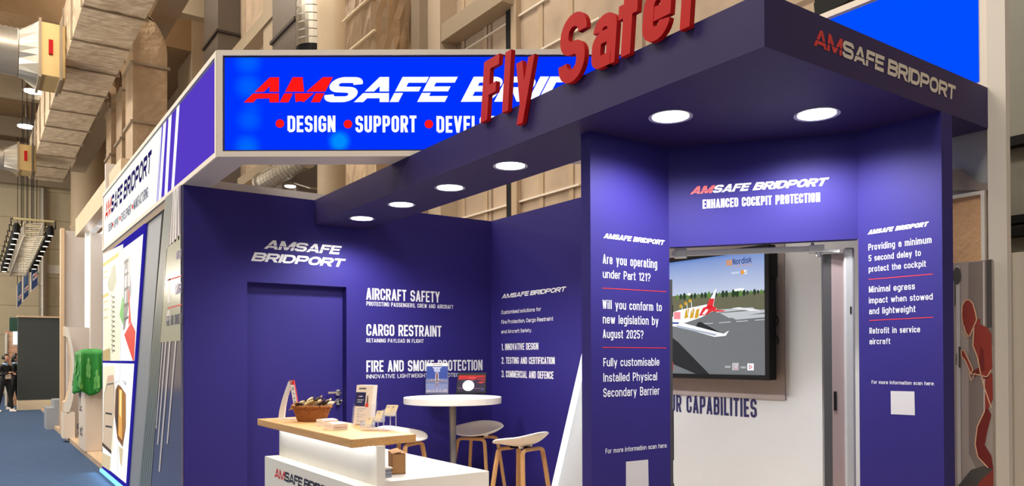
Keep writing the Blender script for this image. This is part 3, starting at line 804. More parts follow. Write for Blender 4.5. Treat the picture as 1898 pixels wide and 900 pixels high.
# ================================================================== FAR END OF THE AISLE
DWALL = mat('charcoal_wall', (58, 64, 64), .7, var=.04)
p, q = atz(33, 761, 0), atz(110, 752, 0)
t = thing('charcoal_partition', 'dark charcoal partition at the far end of the aisle on a cream plinth', 'partition', (p.x, (p.y + 3) / 2, 0))
xp = -28.2; ya, yb_ = atx(33, 700, xp).y, atx(118, 700, xp).y
zt = atx(60, 588, xp).z
b = MB(); b.box(xp - .3, xp, ya, yb_, .3, zt, DWALL); b.build('board', t)
b = MB(); b.box(xp - .35, xp + .03, ya - .01, yb_, 0, .3, CARDS); b.build('plinth', t)
b = MB(); b.box(xp - .36, xp + .04, ya - .02, yb_, zt, zt + .05, PALE_WOOD); b.build('cap', t)
_FASC = lambda: None
x = -29.6; y0, y1 = atx(18, 600, x).y, atx(34, 600, x).y; z0, z1 = atx(20, 613, x).z, atx(20, 588, x).z
gfb = MB(); gfb.box(x - .4, x, y0, y1 + .4, z0, z1, mat('dark_green_fascia', (36, 74, 58), .6)); gfb.box(x - .38, x - .3, y1 + .25, y1 + .33, 0, z0, mat('dark_green_post', (36, 74, 58), .6))
t = thing('lit_display', 'small stand with green fascia, brick-patterned wall and lit screen behind the people', 'stand', (-31, 0.6, 0))
gfb.build('green_fascia', t)
BRK = mat_panels('salmon_brick', (206, 160, 128), (170, 128, 100), 'YZX', .5, .18, .01, .8, .5)
x = -31; b = MB(); b.box(x - .1, x, atx(10, 700, x).y, atx(40, 700, x).y, 0, atx(10, 612, x).z, BRK); b.build('backdrop', t)
b = MB(); b.box(x, x + .06, atx(9, 700, x).y, atx(13, 700, x).y, 0, atx(10, 618, x).z, WHITE); b.build('post', t)
b = MB(); b.box(x + .02, x + .1, atx(24, 700, x).y, atx(34, 700, x).y, atx(24, 638, x).z, atx(24, 614, x).z, mat('screen_glow', (190, 220, 235), .4, var=0, emit=2.0)); b.build('screen', t)

# ---- people
SKIN = mat('skin', (206, 156, 128), .5, var=.03); HAIR = mat('black_hair', (24, 18, 18), .45, var=.2, scale=40); CLOTH_K = mat('black_cloth', (22, 22, 26), .8, var=.1); SHOE = mat('pale_shoe', (225, 215, 205), .5); SCARF = mat('light_blue_collar', (150, 176, 206), .7); BADGE = mat('badge_card', (226, 214, 196), .6)
def skinmesh(name, pts, edges, rad, m, parent, root=0, sub=2):
    me = bpy.data.meshes.new(name); me.from_pydata(pts, edges, []); me.update()
    o = bpy.data.objects.new(name, me); COL.objects.link(o)
    md = o.modifiers.new('s', 'SKIN'); md.use_smooth_shade = True
    o.modifiers.new('u', 'SUBSURF').levels = sub; o.modifiers['u'].render_levels = sub
    for i, v in enumerate(me.skin_vertices[0].data):
        r = rad[i]; v.radius = r if isinstance(r, tuple) else (r, r); v.use_root = (i == root)
    dg = bpy.context.evaluated_depsgraph_get()
    m2 = bpy.data.meshes.new_from_object(o.evaluated_get(dg)); bpy.data.objects.remove(o); bpy.data.meshes.remove(me)
    m2.name = name; m2.materials.clear(); m2.materials.append(m)
    o2 = bpy.data.objects.new(name, m2); COL.objects.link(o2); o2.parent = parent
    return o2
def person(label, loc, rz, H, stride, arms, hairlen, bag=True):
    """local: +x is forward, z up"""
    t = thing('person', label, 'person', loc, rz); s = H / 1.65
    V = lambda x, y, z: (x * s, y * s, z * s)
    pts = [V(0, 0, .93), V(0, 0, 1.08), V(.0, 0, 1.25), V(0, 0, 1.36), V(.01, 0, 1.43), V(.03, 0, 1.5),   # 0-5
           V(0, .09, .88), V(stride * .5, .1, .48), V(stride, .1, .07),      # 6-8 left leg
           V(0, -.09, .88), V(-stride * .3, -.1, .48), V(-stride, -.1, .07),   # 9-11
           V(0, .16, 1.33), V(0, -.16, 1.33)]
    rad = [(.14 * s, .11 * s), (.12 * s, .1 * s), (.14 * s, .1 * s), (.11 * s, .08 * s), .05 * s, .05 * s, .09 * s, .062 * s, .045 * s, .09 * s, .062 * s, .045 * s, .06 * s, .06 * s]
    ed = [(0, 1), (1, 2), (2, 3), (3, 4), (4, 5), (0, 6), (6, 7), (7, 8), (0, 9), (9, 10), (10, 11), (3, 12), (3, 13)]
    for k, (root, el, wr) in enumerate(((12, arms[0][0], arms[0][1]), (13, arms[1][0], arms[1][1]))):
        i = len(pts); pts += [V(*el), V(*wr)]; rad += [.045 * s, .033 * s]; ed += [(root, i), (i, i + 1)]
    body = skinmesh('body', pts, ed, rad, CLOTH_K, t)
    # head with face
    b = MB()
    def hd(u, v):
        th, ph = math.pi * v, 2 * math.pi * u
        x, y, z = math.sin(th) * math.cos(ph), math.sin(th) * math.sin(ph), math.cos(th)
        k = 1.0 - .18 * max(0, -z)
        nose = .022 * math.exp(-((y / .18) ** 2 + ((z + .08) / .22) ** 2)) if x > 0 else 0
        return Vector(V(.04 + x * .092 * k + nose, y * .075 * k, 1.6 + z * .112))
    b.grid(hd, 24, 18, SKIN); o = b.build('head', t, local=True, smooth=True)
    b = MB()
    for sy in (-1, 1): b.lathe(V(.125, sy * .032, 1.615), [(.011 * s, -.006), (.013 * s, 0), (.009 * s, .008)], HAIR, 8)
    b.box(*[q * s for q in (.118, .134, -.022, .022, 1.548, 1.556)], RED_PRINT); b.build('face_features', t, local=True)
    b = MB()
    def hr(u, v):
        th, ph = math.pi * v * .62, 2 * math.pi * u
        x, y, z = math.sin(th) * math.cos(ph), math.sin(th) * math.sin(ph), math.cos(th)
        cut = .86 if x > .55 and z < .5 else 1.07
        dz = -hairlen * max(0, -x) * v
        return Vector(V(.03 + x * .1 * cut - .01, y * .086 * cut, 1.612 + z * .122 + dz))
    b.grid(hr, 24, 14, HAIR); b.build('hair', t, local=True, smooth=True)
    for k in (0, 1):
        wr = Vector(V(*arms[k][1])); el = Vector(V(*arms[k][0])); d = (wr - el).normalized(); up = Vector((0, 0, 1)); sd = d.cross(up).normalized()
        hp = [tuple(wr), tuple(wr + d * .05)]; hr_ = [.024, .03]; he = [(0, 1)]
        for f in range(4):
            i = len(hp); o_ = sd * (.024 - f * .016); ln = (.06, .075, .07, .055)[f]
            hp += [tuple(wr + d * .085 + o_), tuple(wr + d * (.085 + ln * .6) + o_ - up * .02), tuple(wr + d * (.085 + ln * .9) + o_ - up * .045)]
            hr_ += [.0095, .009, .008]; he += [(1, i), (i, i + 1), (i + 1, i + 2)]
        i = len(hp); hp += [tuple(wr + d * .04 + sd * .04), tuple(wr + d * .085 + sd * .055)]; hr_ += [.011, .009]; he += [(0, i), (i, i + 1)]
        skinmesh('hand', hp, he, hr_, SKIN, t, sub=1)
    for sx, sy in ((stride, .1), (-stride, -.1)):
        b = MB(); b.grid(lambda u, v, sx=sx, sy=sy: Vector(V(sx - .06 + .24 * u, sy + .045 * math.cos(math.pi * v) * (1 - .35 * u), .0 + .075 * math.sin(math.pi * v) * (1 - .5 * u) + .002)), 8, 10, SHOE); b.build('shoe', t, local=True, smooth=True)
    b = MB(); b.lathe(V(.012, 0, 1.4), [(.075 * s, -.02), (.085 * s, .02), (.06 * s, .06)], SCARF, 16); b.build('collar', t, local=True)
    if bag:
        b = MB(); b.box(*[q * s for q in (.13, .15, -.1, .08, .98, 1.12)], BADGE); b.build('badge', t, local=True)
    return t
p = atz(9, 762, 0)
person('person in black with dark hair and light blue collar at the far left edge', (p.x, p.y, 0), math.radians(38), 1.66, .17,
       (((.02, .24, 1.08), (.22, .12, 1.12)), ((.02, -.24, 1.08), (.24, -.08, 1.16))), .0)
p = atz(27, 760, 0)
person('person in black half hidden behind the charcoal partition, arm raised', (p.x - .75, p.y + .02, 0), math.radians(70), 1.68, .12,
       (((.02, .26, 1.14), (.2, .3, 1.34)), ((.06, -.24, 1.1), (.28, -.14, 1.25))), .15, False)

# ================================================================== NEIGHBOURING STAND
xn = -18.6
t = thing('neighbour_stand', 'pale wooden neighbouring stand with white walls and LED portal', 'stand', (xn, 2.5, 0))
yl = atx(112, 700, xn).y
b = MB(); b.box(xn - 1.6, -12.2, yl + .0, 5.0, 0, ZP, PALE_WOOD); b.build('deck', t)
b = MB(); zt = atx(112, 422, xn).z
b.box(xn - .2, xn, atx(112, 700, xn).y, atx(119, 700, xn).y, ZP, zt, PALE_WOOD); b.build('post', t)
WALLN = mat('pale_grey_wall', (206, 198, 192), .6, var=.02)
b = MB(); b.box(xn - .3, xn - .1, atx(117, 700, xn).y, atx(153, 700, xn).y + .6, ZP, zt - .03, WALLN); b.build('wall_board', t)
x2 = -17.2
b = MB(); b.box(x2 - .2, x2, atx(159, 600, x2).y, atx(172, 600, x2).y, ZP, atx(160, 430, x2).z, mat('portal_white', (232, 234, 236), .5, var=.01)); b.build('portal_jamb', t)
b = MB(); y0 = atx(163, 600, x2).y; b.box(x2, x2 + .02, y0, y0 + .05, ZP, atx(166, 440, x2).z, LED); b.build('led_strip', t)
zc = atx(160, 430, x2).z
b = MB(); yA, yB_ = atx(148, 430, x2).y, atx(178, 430, x2).y
b.box(x2 - .8, -12.1, yA, yA + .16, zc, zc + .36, PALE_WOOD); b.build('header_face', t)
b = MB(); b.box(x2 - .8, -12.1, yA + .16, yB_, zc, zc + .1, MATS['portal_white']); b.build('header_soffit', t)
b = MB(); b.box(x2, -12.2, yA + .35, yA + .42, zc - .02, zc, LED); b.build('header_led', t)
b = MB(); b.box(-16.4, -16.2, atx(168, 600, -16.2).y, 5.0, ZP, atx(180, 432, -16.2).z, WALLN); b.build('inner_wall', t)
b = MB(); b.box(-13.4, -13.3, atx(196, 300, -13.3).y, atx(240, 300, -13.3).y, 2.5, atx(196, 302, -13.3).z, WALLN); tag(b.build('white_board'), 'plain white board rising behind the lettered sign', 'board')
lamp('portal_glow', 'AREA', (-14.8, yA + .4, zc - .06), 9, (1, .98, .95), target=(-14.8, yA + .4, 0), size=4, size_y=.2)
# pedestal
pc = atz(157, 837, ZP); PW = mat('pedestal_board', (226, 214, 200), .55, var=.02)
t = thing('pedestal', 'pale square pedestal with dark lettering under the green cloth', 'pedestal', (pc.x - .3, pc.y + .3, ZP))
zt = atx(158, 690, pc.x).z
lx = atz(139, 828, ZP).x; ry = atx(190, 800, pc.x).y
b = MB(); b.box(lx, pc.x, pc.y, ry, ZP, zt, PW); b.build('body', t, bevel=.01)
frp = Fr((0, pc.y, 0), (1, 0, 0)); d = Decal(frp)
d.words('Exact', DARK_PRINT, (145, 803), (153, 806), 783, .03); d.make('lettering', t); d = Decal(frp); d.caps([('UAC', DARK_PRINT, False)], (147, 760), (152, 763), 750); d.make('lettering', t); d = Decal(frp)
d.disc(frp.px(144, 790), .1, .05, DARK_PRINT, 1)
d.line((146, 727), (149, 738), .03, DARK_PRINT); d.line((149, 738), (150, 720), .03, DARK_PRINT); d.line((148.5, 737), (148.5, 748), .03, DARK_PRINT); d.make('lettering', t)
# green cloth
GREEN = mat('green_cloth', (36, 138, 52), .6, var=.12, scale=6); SHAM = mat('pale_shamrock', (104, 178, 92), .6)
t = thing('green_cloth', 'bright green cloth with pale shamrocks draped over the pedestal', 'cloth', (pc.x - .3, pc.y + .3, zt))
ztop = atx(160, 648, pc.x).z; zbot = atx(160, 722, pc.x).z
b = MB(); rnd = random.Random(2)
o_ = .05; cx0, cx1, cy0, cy1 = lx - o_, pc.x + o_, pc.y - o_, ry + o_
def rim(u):
    per = [(cx0, cy0), (cx1, cy0), (cx1, cy1), (cx0, cy1)]; k = u * 4 % 4; i = int(k); a, c = per[i], per[(i + 1) % 4]; f = k - i
    return Vector((a[0] + (c[0] - a[0]) * f, a[1] + (c[1] - a[1]) * f, 0))
cc = Vector(((cx0 + cx1) / 2, (cy0 + cy1) / 2, 0))
def drape(u, v):
    r = rim(u)
    if v < .3: f = v / .3; p = cc.lerp(r, f * .96); z = ztop + .02 - .05 * f * f + .05 * math.sin(9 * u * math.pi) * f * (1 - f); return Vector((p.x, p.y, z))
    f = (v - .3) / .7; w = .05 * math.sin(u * 34) * f + .03 * math.sin(u * 81) * f
    p = r + (r - cc).normalized() * (w + .04 * f); return Vector((p.x, p.y, ztop - .03 + (zbot - ztop) * f * (1 + .1 * math.sin(u * 23))))
b.grid(drape, 96, 20, GREEN); b.build('drape', t, smooth=True, solid=.01)
d = MB()
for k in range(26):
    u0, v0 = (k * .0775 + rnd.uniform(-.01, .01)) % 1, .36 + .56 * ((k * .37) % 1)
    for j in range(4):
        a = math.pi / 2 + j * 2.1
        cu, cv = (.014 * math.cos(a), -.07 * math.sin(a)) if j < 3 else (.002, .1)
        ru, rv = (.012, .06) if j < 3 else (.003, .06)
        pts = []
        for q in range(9):
            u, v = u0 + cu + ru * math.cos(q * .7), min(.98, v0 + cv + rv * math.sin(q * .7))
            p = drape(u % 1, v); o = Vector((p.x - cc.x, p.y - cc.y, 0)).normalized(); pts.append(p + o * (.014 + j * .001))
        d.poly(pts, SHAM)
tag(d.build('shamrock_print', t, recalc=False), 'pale shamrock pattern')
# curved arch object
t = thing('curved_arch', 'white crescent-shaped display arch with wooden inner edge left of the green cloth', 'display', tuple(atz(128, 812, ZP)))
xa = -16.7
fr = Fr((xa, 0, 0), (0, 1, 0))
outer = [fr.px(*q) for q in ((120, 604), (126, 606), (131, 625), (136, 650), (139, 680), (139, 710), (136, 735), (132, 752), (127, 766), (117, 762))]
inner = [fr.px(*q) for q in ((118, 745), (123, 742), (128, 725), (132, 705), (133, 685), (132, 665), (129, 642), (125, 626), (120, 622))]
b = MB(); b.prism([fr.p(u, v) for u, v in outer + inner], (-.35, 0, 0), WHITE, PALE_WOOD); b.build('arch', t)
b = MB(); y0, y1 = fr.px(117, 800)[0], fr.px(139, 800)[0]; b.box(xa - .4, xa, y0, y1, ZP, fr.px(120, 764)[1], PW); b.build('base', t)
b = MB(); b.box(xa - .6, xa - .45, y0 + .1, y1 + .5, ZP, fr.px(120, 604)[1], WALLN); b.build('back_board', t)
t = thing('grey_step', 'low grey stepped block at the corner of the neighbouring stand', 'step', tuple(atz(103, 795, 0)))
c = atz(104, 795, 0); b = MB(); b.box(c.x - .8, c.x, c.y - .18, c.y + .12, 0, .48, GREY_PANEL); b.build('lower_block', t)
b = MB(); b.box(c.x - .8, c.x, c.y - .04, c.y + .12, .48, .66, GREY_PANEL); b.build('upper_block', t)
b = MB(); p, q = atz(68, 760, 0), atz(100, 790, 0); b.box(-27.6, -20.2, p.y + .1, 3.4, 0, .06, PALE_WOOD); tag(b.build('wooden_deck'), 'pale wooden floor deck beside the aisle before the charcoal partition', 'deck')
# ================================================================== STAND: floor, partitions, door
b = MB(); b.box(-12.0, -1.2, 1.50, 6.15, 0, ZP, PALE_WOOD); struct(b.build('trim_11'), 'raised floor of the purple stand', 'platform')
DY_0, DY_1, DZT = 2.019, 2.967, 2.268
def fr_print(name, d, parent): return d.make(name, parent)
b = MB(); th = .1
b.prism([(XW, YF, ZP), (XW, DY_0, ZP), (XW, DY_0, DZT), (XW, DY_1, DZT), (XW, DY_1, ZP), (XW, YW + .06, ZP), (XW, YW + .06, ZT), (XW, YF, ZT)], (-th, 0, 0), PURPLE)
wl = struct(b.build('wall_back_left'), 'purple partition with the recessed door and white lettering', 'wall')
b = MB(); b.box(XW - .16, XW - .02 - .08, DY_0, DY_1, ZP, DZT, PURPLE); b.box(XW - .1, XW - .099, DY_0, DY_1, ZP, DZT, PURPLE)
dr = struct(b.build('door_1'), 'purple flush door set back in the partition', 'door')
fd = Fr((XW - .099, 0, 0), (0, 1, 0))
hu, hv = fd.px(626.5, 727); ku, kv = fd.px(626.5, 744)
b = MB(); b.tube([fd.p(hu, hv, 0), fd.p(hu, hv, .012)], .032, STEEL, 20); b.tube([fd.p(hu, hv, .01), fd.p(hu, hv, .06), fd.p(hu - .03, hv + .004, .062), fd.p(hu - .13, hv + .004, .06)], [.011, .011, .012, .014], STEEL, 12); b.build('door_handle', dr)
b = MB(); b.tube([fd.p(ku, kv, 0), fd.p(ku, kv, .012)], .032, STEEL, 20); b.tube([fd.p(ku, kv, .01), fd.p(ku, kv, .05)], .014, STEEL, 12); b.bar(fd.p(ku - .02, kv - .02, .045), fd.p(ku + .02, kv + .02, .045), .01, .02, STEEL); b.build('lock', dr)
d = Decal(F_W1)
W_ = WHITE_PRINT
d.caps([('AMSAFE', W_, True)], (489, 460.5), (634, 471), 443.5, t=.235, gap=.035, shear=.42, spc=.34, xs=1.45)
d.caps([('BRIDPORT', W_, False)], (465, 483), (641, 494), 466.5, t=.235, gap=.035, shear=.42, xs=1.45)
d.make('logo_lettering', wl)
d = Decal(F_W1)
d.caps([('AIRCRAFT SAFETY', W_, False)], (678.5, 554.5), (815, 559.5), 533, t=.15, gap=.075)
d.caps([('PROTECTING PASSENGERS, CREW AND AIRCRAFT', W_, False)], (679, 566), (840, 572), 558.3, t=.135, gap=.135)
d.make('headline_lettering', wl); d = Decal(F_W1)
d.caps([('CARGO RESTRAINT', W_, False)], (679, 621.5), (818, 624), 600, t=.15, gap=.075)
d.caps([('RETAINING PAYLOAD IN FLIGHT', W_, False)], (679, 634), (785, 634), 626.8, t=.135, gap=.135)
d.make('headline_lettering', wl); d = Decal(F_W1)
d.caps([('FIRE AND SMOKE PROTECTION', W_, False)], (679, 689), (894, 684), 667.5, t=.15, gap=.075)
d.caps([('INNOVATIVE LIGHTWEIGHT AND PROTECTION', W_, False)], (679, 701), (868, 697), 693.5, t=.135, gap=.135)
d.make('headline_lettering', wl); d = Decal(F_W1)

b = MB(); b.box(XW - .5, XW - .13, 1.6, 3.0, ZP, 3.17, WHITE); struct(b.build('wall_inner'), 'white wall top showing just behind the purple partition', 'wall')

# back partition: purple board with a slanting lit edge, then white wall
sx0, sx1 = -6.036, -4.96
b = MB(); b.prism([(XW, YW, ZP), (sx0, YW, ZP), (sx1, YW, ZT), (XW, YW, ZT)], (0, .05, 0), PURPLE)
w2 = struct(b.build('wall_back'), 'purple back partition with white lettering', 'wall')
d = Decal(F_W2)
d.caps(LOGO(W_, W_), (930, 553), (1050, 541), 545, t=.235, gap=.035, shear=.42, spc=.34, xs=1.45)
d.make('logo_lettering', w2); d = Decal(F_W2)
d.words('Customised solutions for', W_, (929.5, 582), (1003, 577), 575, t=.15)
d.words('Fire Protection, Cargo Restraint', W_, (929.5, 600), (1025.5, 595), 593, t=.15)
d.words('and Aircraft Safety.', W_, (929.5, 617.5), (986, 615), 611, t=.15)
d.make('paragraph_lettering', w2); d = Decal(F_W2)
d.caps([('1. INNOVATIVE DESIGN', W_, False)], (930, 648.5), (998, 647.5), 636.5, t=.15, gap=.085)
d.caps([('2. TESTING AND CERTIFICATION', W_, False)], (930, 673.5), (1028.5, 674.5), 661.5, t=.15, gap=.085)
d.caps([('3. COMMERCIAL AND DEFENCE', W_, False)], (930, 698.5), (1026, 702), 686, t=.15, gap=.085)
d.make('list_lettering', w2)
b = MB()
e0, e1 = Vector((sx0 + .004, YW + .037, ZP)), Vector((sx1 + .004, YW + .037, ZT)); b.bar(e0, e1, .01, .07, mat('edge_led', (250, 252, 255), .5, var=0, emit=1.6), up=(0, 1, 0)); b.build('led_edge', w2)
b = MB(); b.box(-6.6, -1.93, YW + .075, YW + .17, ZP, ZT, PORTALW); ww = struct(b.build('wall_rear'), 'white wall carrying the screen behind the doorway', 'wall')
ed = e1 - e0; mid = (e0 + e1) / 2
sl = lamp('edge_glow', 'AREA', mid + Vector((.05, .0, 0)), .5, (1, 1, 1), target=mid + Vector((.45, .1, -.16)), size=.02, size_y=3.1)
F_WW = Fr((0, YW + .075, 0), (1, 0, 0))
d = Decal(F_WW); d.caps([('OUR CAPABILITIES', NAVY_PRINT, False)], (1231, 761), (1403, 777), 742 , t=.15, gap=.08, right=True); d.make('lettering', ww)
# grey surround seen round the screen
b = MB(); u0, v1 = F_WW.px(1100, 400); u1, v0 = F_WW.px(1457, 741)
b.fbox(F_WW, u0, u1, v0, ZT - .01, 0, .012, mat('taupe_panel', (150, 140, 138), .6, var=.03)); b.build('panel', ww)

# ================================================================== OVERHEAD BEAM
bt = thing('overhead_beam', 'purple L-shaped overhead beam carrying the downlights above the stand', 'beam', (X0, YB, ZB))
foot = [(XW, YB), (X0, YB), (X0, YW), (-2.36, YW), (-2.40, 4.26), (-3.34, 3.54), (-3.34, YB2), (XW, YB2)]
b = MB(); b.prism([(x, y, ZB) for x, y in foot], (0, 0, ZT - ZB), PURPLE_DARK); b.build('casing', bt)
d = Decal(F_RB)
d.caps(LOGO(CREAM_PRINT, CREAM_PRINT, RED_PRINT), (1507.5, 84), (1771, 187), 160, t=.235, gap=.055, shear=.14, spc=.34, right=True)
d.make('logo_lettering', bt)

def downlight(px, py, label, gain=1.0):
    c = atz(px, py, ZB); t = thing('downlight', label, 'light', tuple(c), group='downlights in the overhead beam')
    r = .095
    b = MB(); n = 36; i0 = len(b.v); k = b.mi(ALU)
    for rr, z in ((r, -.001), (r * 1.22, -.004), (r * 1.22, 0), (r, 0)):
        for j in range(n): a = 2 * math.pi * j / n; b.v.append((c.x + rr * math.cos(a), c.y + rr * math.sin(a), c.z + z))
    for i in range(3):
        for j in range(n): j2 = (j + 1) % n; b.f.append((i0 + i * n + j, i0 + i * n + j2, i0 + i * n + n + j2, i0 + i * n + n + j)); b.m.append(k)
    b.build('trim_ring', t)
    b = MB(); b.lathe((c.x, c.y, c.z - .003), [(r, 0), (r, .003)], mat('lamp_disc', (255, 253, 250), .4, var=0, emit=14) if 'lamp_disc' not in MATS else MATS['lamp_disc'], 36); b.build('diffuser', t)
    o = lamp('downlight_beam', 'SPOT', (c.x, c.y, c.z - .03), DL_W * gain, (1, .97, .96), size=.07, spot=math.radians(DL_A), blend=DL_B)
    return t
DL_W, DL_A, DL_B = 92, 160, .6
downlight(671, 404.5, 'round lit downlight in the beam, closest to the door partition')
downlight(744, 378.7, 'second lit downlight along the beam from the door partition')
downlight(834, 347.4, 'third lit downlight along the beam from the door partition')
downlight(946, 307, 'fourth lit downlight along the beam, left of the purple portal column')
downlight(1243, 216, 'lit downlight over the portal, above the left column panel', 1.05)
downlight(1514, 211.5, 'lit downlight over the portal, above the right column panel', 1.05)

# red three-dimensional letters, each its own
FL = F_BEAM.off(.004)
def letter(ch, lab, p0, p1, top, wshear, t=.2, ofs=0.0):
    """p0 p1: baseline ends in the photograph's frame, top: (x, y) of the top of a full capital above p0"""
    u0, v0 = FL.px(*p0); u1, v1 = FL.px(*p1); h = FL.px(*top)[1] - v0
    body = .46 * h
    polys = layout(ch, (u1 - u0) / h, t, 0, wshear)
    a, c = ext([[(x - wshear * y, y) for x, y in q] for q in polys]); k = ((u1 - u0) / h) / (c - a)
    b = MB()
    for i, q in enumerate(polys):
        q = [(u0 + (x - a) * k * h, v0 + y * h) for x, y in q]
        b.prism([FL.p(u, v, .03 + i * 1e-4) for u, v in q], FL.N * -.03, RED_ACRYL)
    o = b.build('sign_letter'); tag(o, lab, 'letter', 'red raised letters on the beam')
SH = .1
letter('F', 'red capital F, first raised letter on the beam', (898, 229), (926, 217), (898, 121), SH, .165)
letter('l', 'red straight letter between the capital F and the y', (938, 211), (949, 207), (938, 103), SH, .165)
letter('y', 'red lowercase y with slanting tail, third raised letter', (960, 206), (994, 194), (960, 93), SH, .17)
letter('S', 'red capital S, big curved letter in the middle of the beam', (1042, 166), (1090, 146), (1042, 44), SH, .19)
letter('a', 'red lowercase a right of the capital S', (1103, 137), (1147, 119), (1103, 10), SH, .175)
letter('f', 'red lowercase f between the a and the e', (1150, 113), (1185, 99), (1150, -18), SH, .19)
letter('e', 'red lowercase e second from the right', (1197, 90), (1248, 66), (1197, -42), SH, .19)
letter('r', 'red lowercase r, last raised letter, cut by the top of the photo', (1268, 60), (1306, 44), (1268, -75), SH, .19)

# ================================================================== PORTAL
pt = thing('display_portal', 'purple walk-through portal with two printed columns and a slanting lintel', 'portal', (-2.9, 3.5, ZP))
b = MB(); b.box(-3.334, -3.254, 2.83, 3.46, ZP, ZB, PURPLE); pl = b.build('left_column', pt)
b = MB(); b.box(-2.42, X0, 4.105, 4.22, ZP, ZB, PURPLE); prc = b.build('right_column', pt)
b = MB(); ln = (L1 - L0).length; zl = 2.245
b.fbox(F_LIN, 0, ln, zl, ZB, -.07, 0, PURPLE); lt = b.build('lintel', pt)
LAV = mat('cool_white_vinyl', (230, 234, 246), .5, var=.02)
d = Decal(F_PL)
d.caps(LOGO(LAV, LAV), (1118, 441), (1232, 453), 431.5, t=.235, gap=.035, shear=.42, spc=.34, xs=1.45); d.make('logo_lettering', pl); d = Decal(F_PL)
for s, a, c, tp in (('Are you operating', (1117, 488), (1217.5, 494), 470.5), ('under Part 121?', (1117, 514.5), (1205, 518.5), 499), ('Will you conform to', (1116.5, 571.5), (1226, 574), 555),
                 ('new legislation by', (1117, 599), (1220, 599.5), 582.5), ('August 2025?', (1117, 626), (1192, 625.5), 610), ('Fully customisable', (1118, 678.5), (1221.5, 676), 663),
                 ('Installed Physical', (1118, 707), (1217.5, 704), 691), ('Secondary Barrier', (1118, 735.5), (1222, 731), 719), ('For more information scan here:', (1122, 840), (1236, 831.5), 831)):
    d.words(s, LAV, a, c, tp)
    d.make('lettering', pl); d = Decal(F_PL)
d.line((1116, 533.5), (1235, 540.2), .0036, RED_PRINT); d.make('divider_line', pl); d = Decal(F_PL); d.line((1116, 643.4), (1235, 644.4), .0036, RED_PRINT); d.make('divider_line', pl); d = Decal(F_PL)
d.pp([(1160, 855), (1201, 851), (1202, 900), (1160, 905)], mat('grey_white_card', (196, 197, 204), .5, var=.03))
d.make('white_square', pl)
d = Decal(F_PR)
d.caps(LOGO(LAV, LAV), (1608.5, 434.5), (1722, 421), 426.5, t=.235, gap=.035, shear=.42, spc=.34, xs=1.45); d.make('logo_lettering', prc); d = Decal(F_PR)
for s, a, c, tp in (('Providing a minimum', (1610, 464), (1727, 451.5), 452), ('5 second delay to', (1610.5, 484), (1707, 474.5), 473), ('protect the cockpit', (1610.5, 504), (1716.5, 494.5), 493),
                 ('Minimal egress', (1611, 542), (1696, 536), 530.5), ('impact when stowed', (1611, 562), (1729, 555.5), 551), ('and lightweight', (1611.5, 582), (1697, 578), 570.5),
                 ('Retrofit in service', (1612, 618), (1705.5, 613.5), 607), ('aircraft', (1612, 637.5), (1650.5, 636.5), 627), ('For more information scan here:', (1616, 710.5), (1732, 713), 704)):
    d.words(s, LAV, a, c, tp)
    d.make('lettering', prc); d = Decal(F_PR)
d.line((1610, 517.5), (1729, 507.5), .0036, RED_PRINT); d.make('divider_line', prc); d = Decal(F_PR); d.line((1611.5, 593.5), (1730, 587.5), .0036, RED_PRINT); d.make('divider_line', prc); d = Decal(F_PR)
d.pp([(1651.5, 767), (1696, 769), (1695, 725), (1651, 724)], MATS['grey_white_card'])
d.make('white_square', prc)
d = Decal(F_LIN)
d.caps(LOGO(LAV, LAV, mat('coral_vinyl', (232, 88, 92), .5, var=.02)), (1279, 360), (1537, 346), 346, t=.235, gap=.035, shear=.5, spc=.34, xs=1.45)
d.make('logo_lettering', lt); d = Decal(F_LIN)
d.caps([('ENHANCED COCKPIT PROTECTION', LAV, False)], (1302.5, 386.5), (1520, 374.5), 370, t=.16, gap=.085)
d.make('lettering', lt)

# stowable barrier frame in the doorway
bf = thing('barrier_frame', 'aluminium stowed barrier post and arm in the portal doorway', 'barrier', (-2.5, 4.1, ZP))
f2 = F_LIN.off(-.12)
ua, ub, uc, ue = [f2.px(x, 600)[0] for x in (1526, 1541, 1563, 1583)]
zt = f2.px(1550, 470)[1]
b = MB(); b.fbox(f2, ua, ub, ZP, zt, -.1, .015, mat('dark_alu', (108, 108, 112), .35, .8, var=.05)); b.build('rear_channel', bf)
b = MB(); b.fbox(f2, ub, uc, ZP, zt, -.08, .02, mat('rose_alu', (176, 158, 160), .4, .6, var=.05)); b.build('cover_strip', bf)
b = MB(); b.fbox(f2, uc, ue, ZP, zt + .03, -.08, .045, ALU); b.build('front_post', bf, bevel=.012)
b = MB(); u, v = f2.px(1548, 742); b.fbox(f2, u - .01, u + .006, v - .055, v + .055, .018, .03, BLACK); u, v = f2.px(1575, 575); b.fbox(f2, u - .004, u + .004, v - .02, v + .02, .046, .05, BLACK); b.build('latch_slot', bf)
fa = F_LIN.off(-.085)
p, q = fa.px(1250, 470), fa.px(1505, 461)
b = MB(); b.bar(fa.p(p[0] - .02, p[1]), fa.p(q[0], q[1]), .018, .034, ALU); b.build('arm', bf, bevel=.003)
b = MB(); c = fa.px(1262, 470); b.fbox(fa, c[0] - .04, c[0] + .036, c[1] - .028, c[1] + .03, -.02, .02, ALU); b.build('arm_socket', bf, bevel=.004)
b = MB(); c = fa.px(1514, 462); b.fbox(fa, c[0] - .045, c[0] + .04, c[1] - .02, c[1] + .024, -.03, .025, ALU)
b.tube([fa.p(c[0] + .01, c[1] - .045, .0), fa.p(c[0] + .01, c[1] + .026, .0)], .018, STEEL, 14); b.tube([fa.p(c[0] - .025, c[1] + .015), fa.p(c[0] - .025, c[1] + .04)], .012, STEEL, 12); b.build('hinge_bracket', bf, bevel=.003)
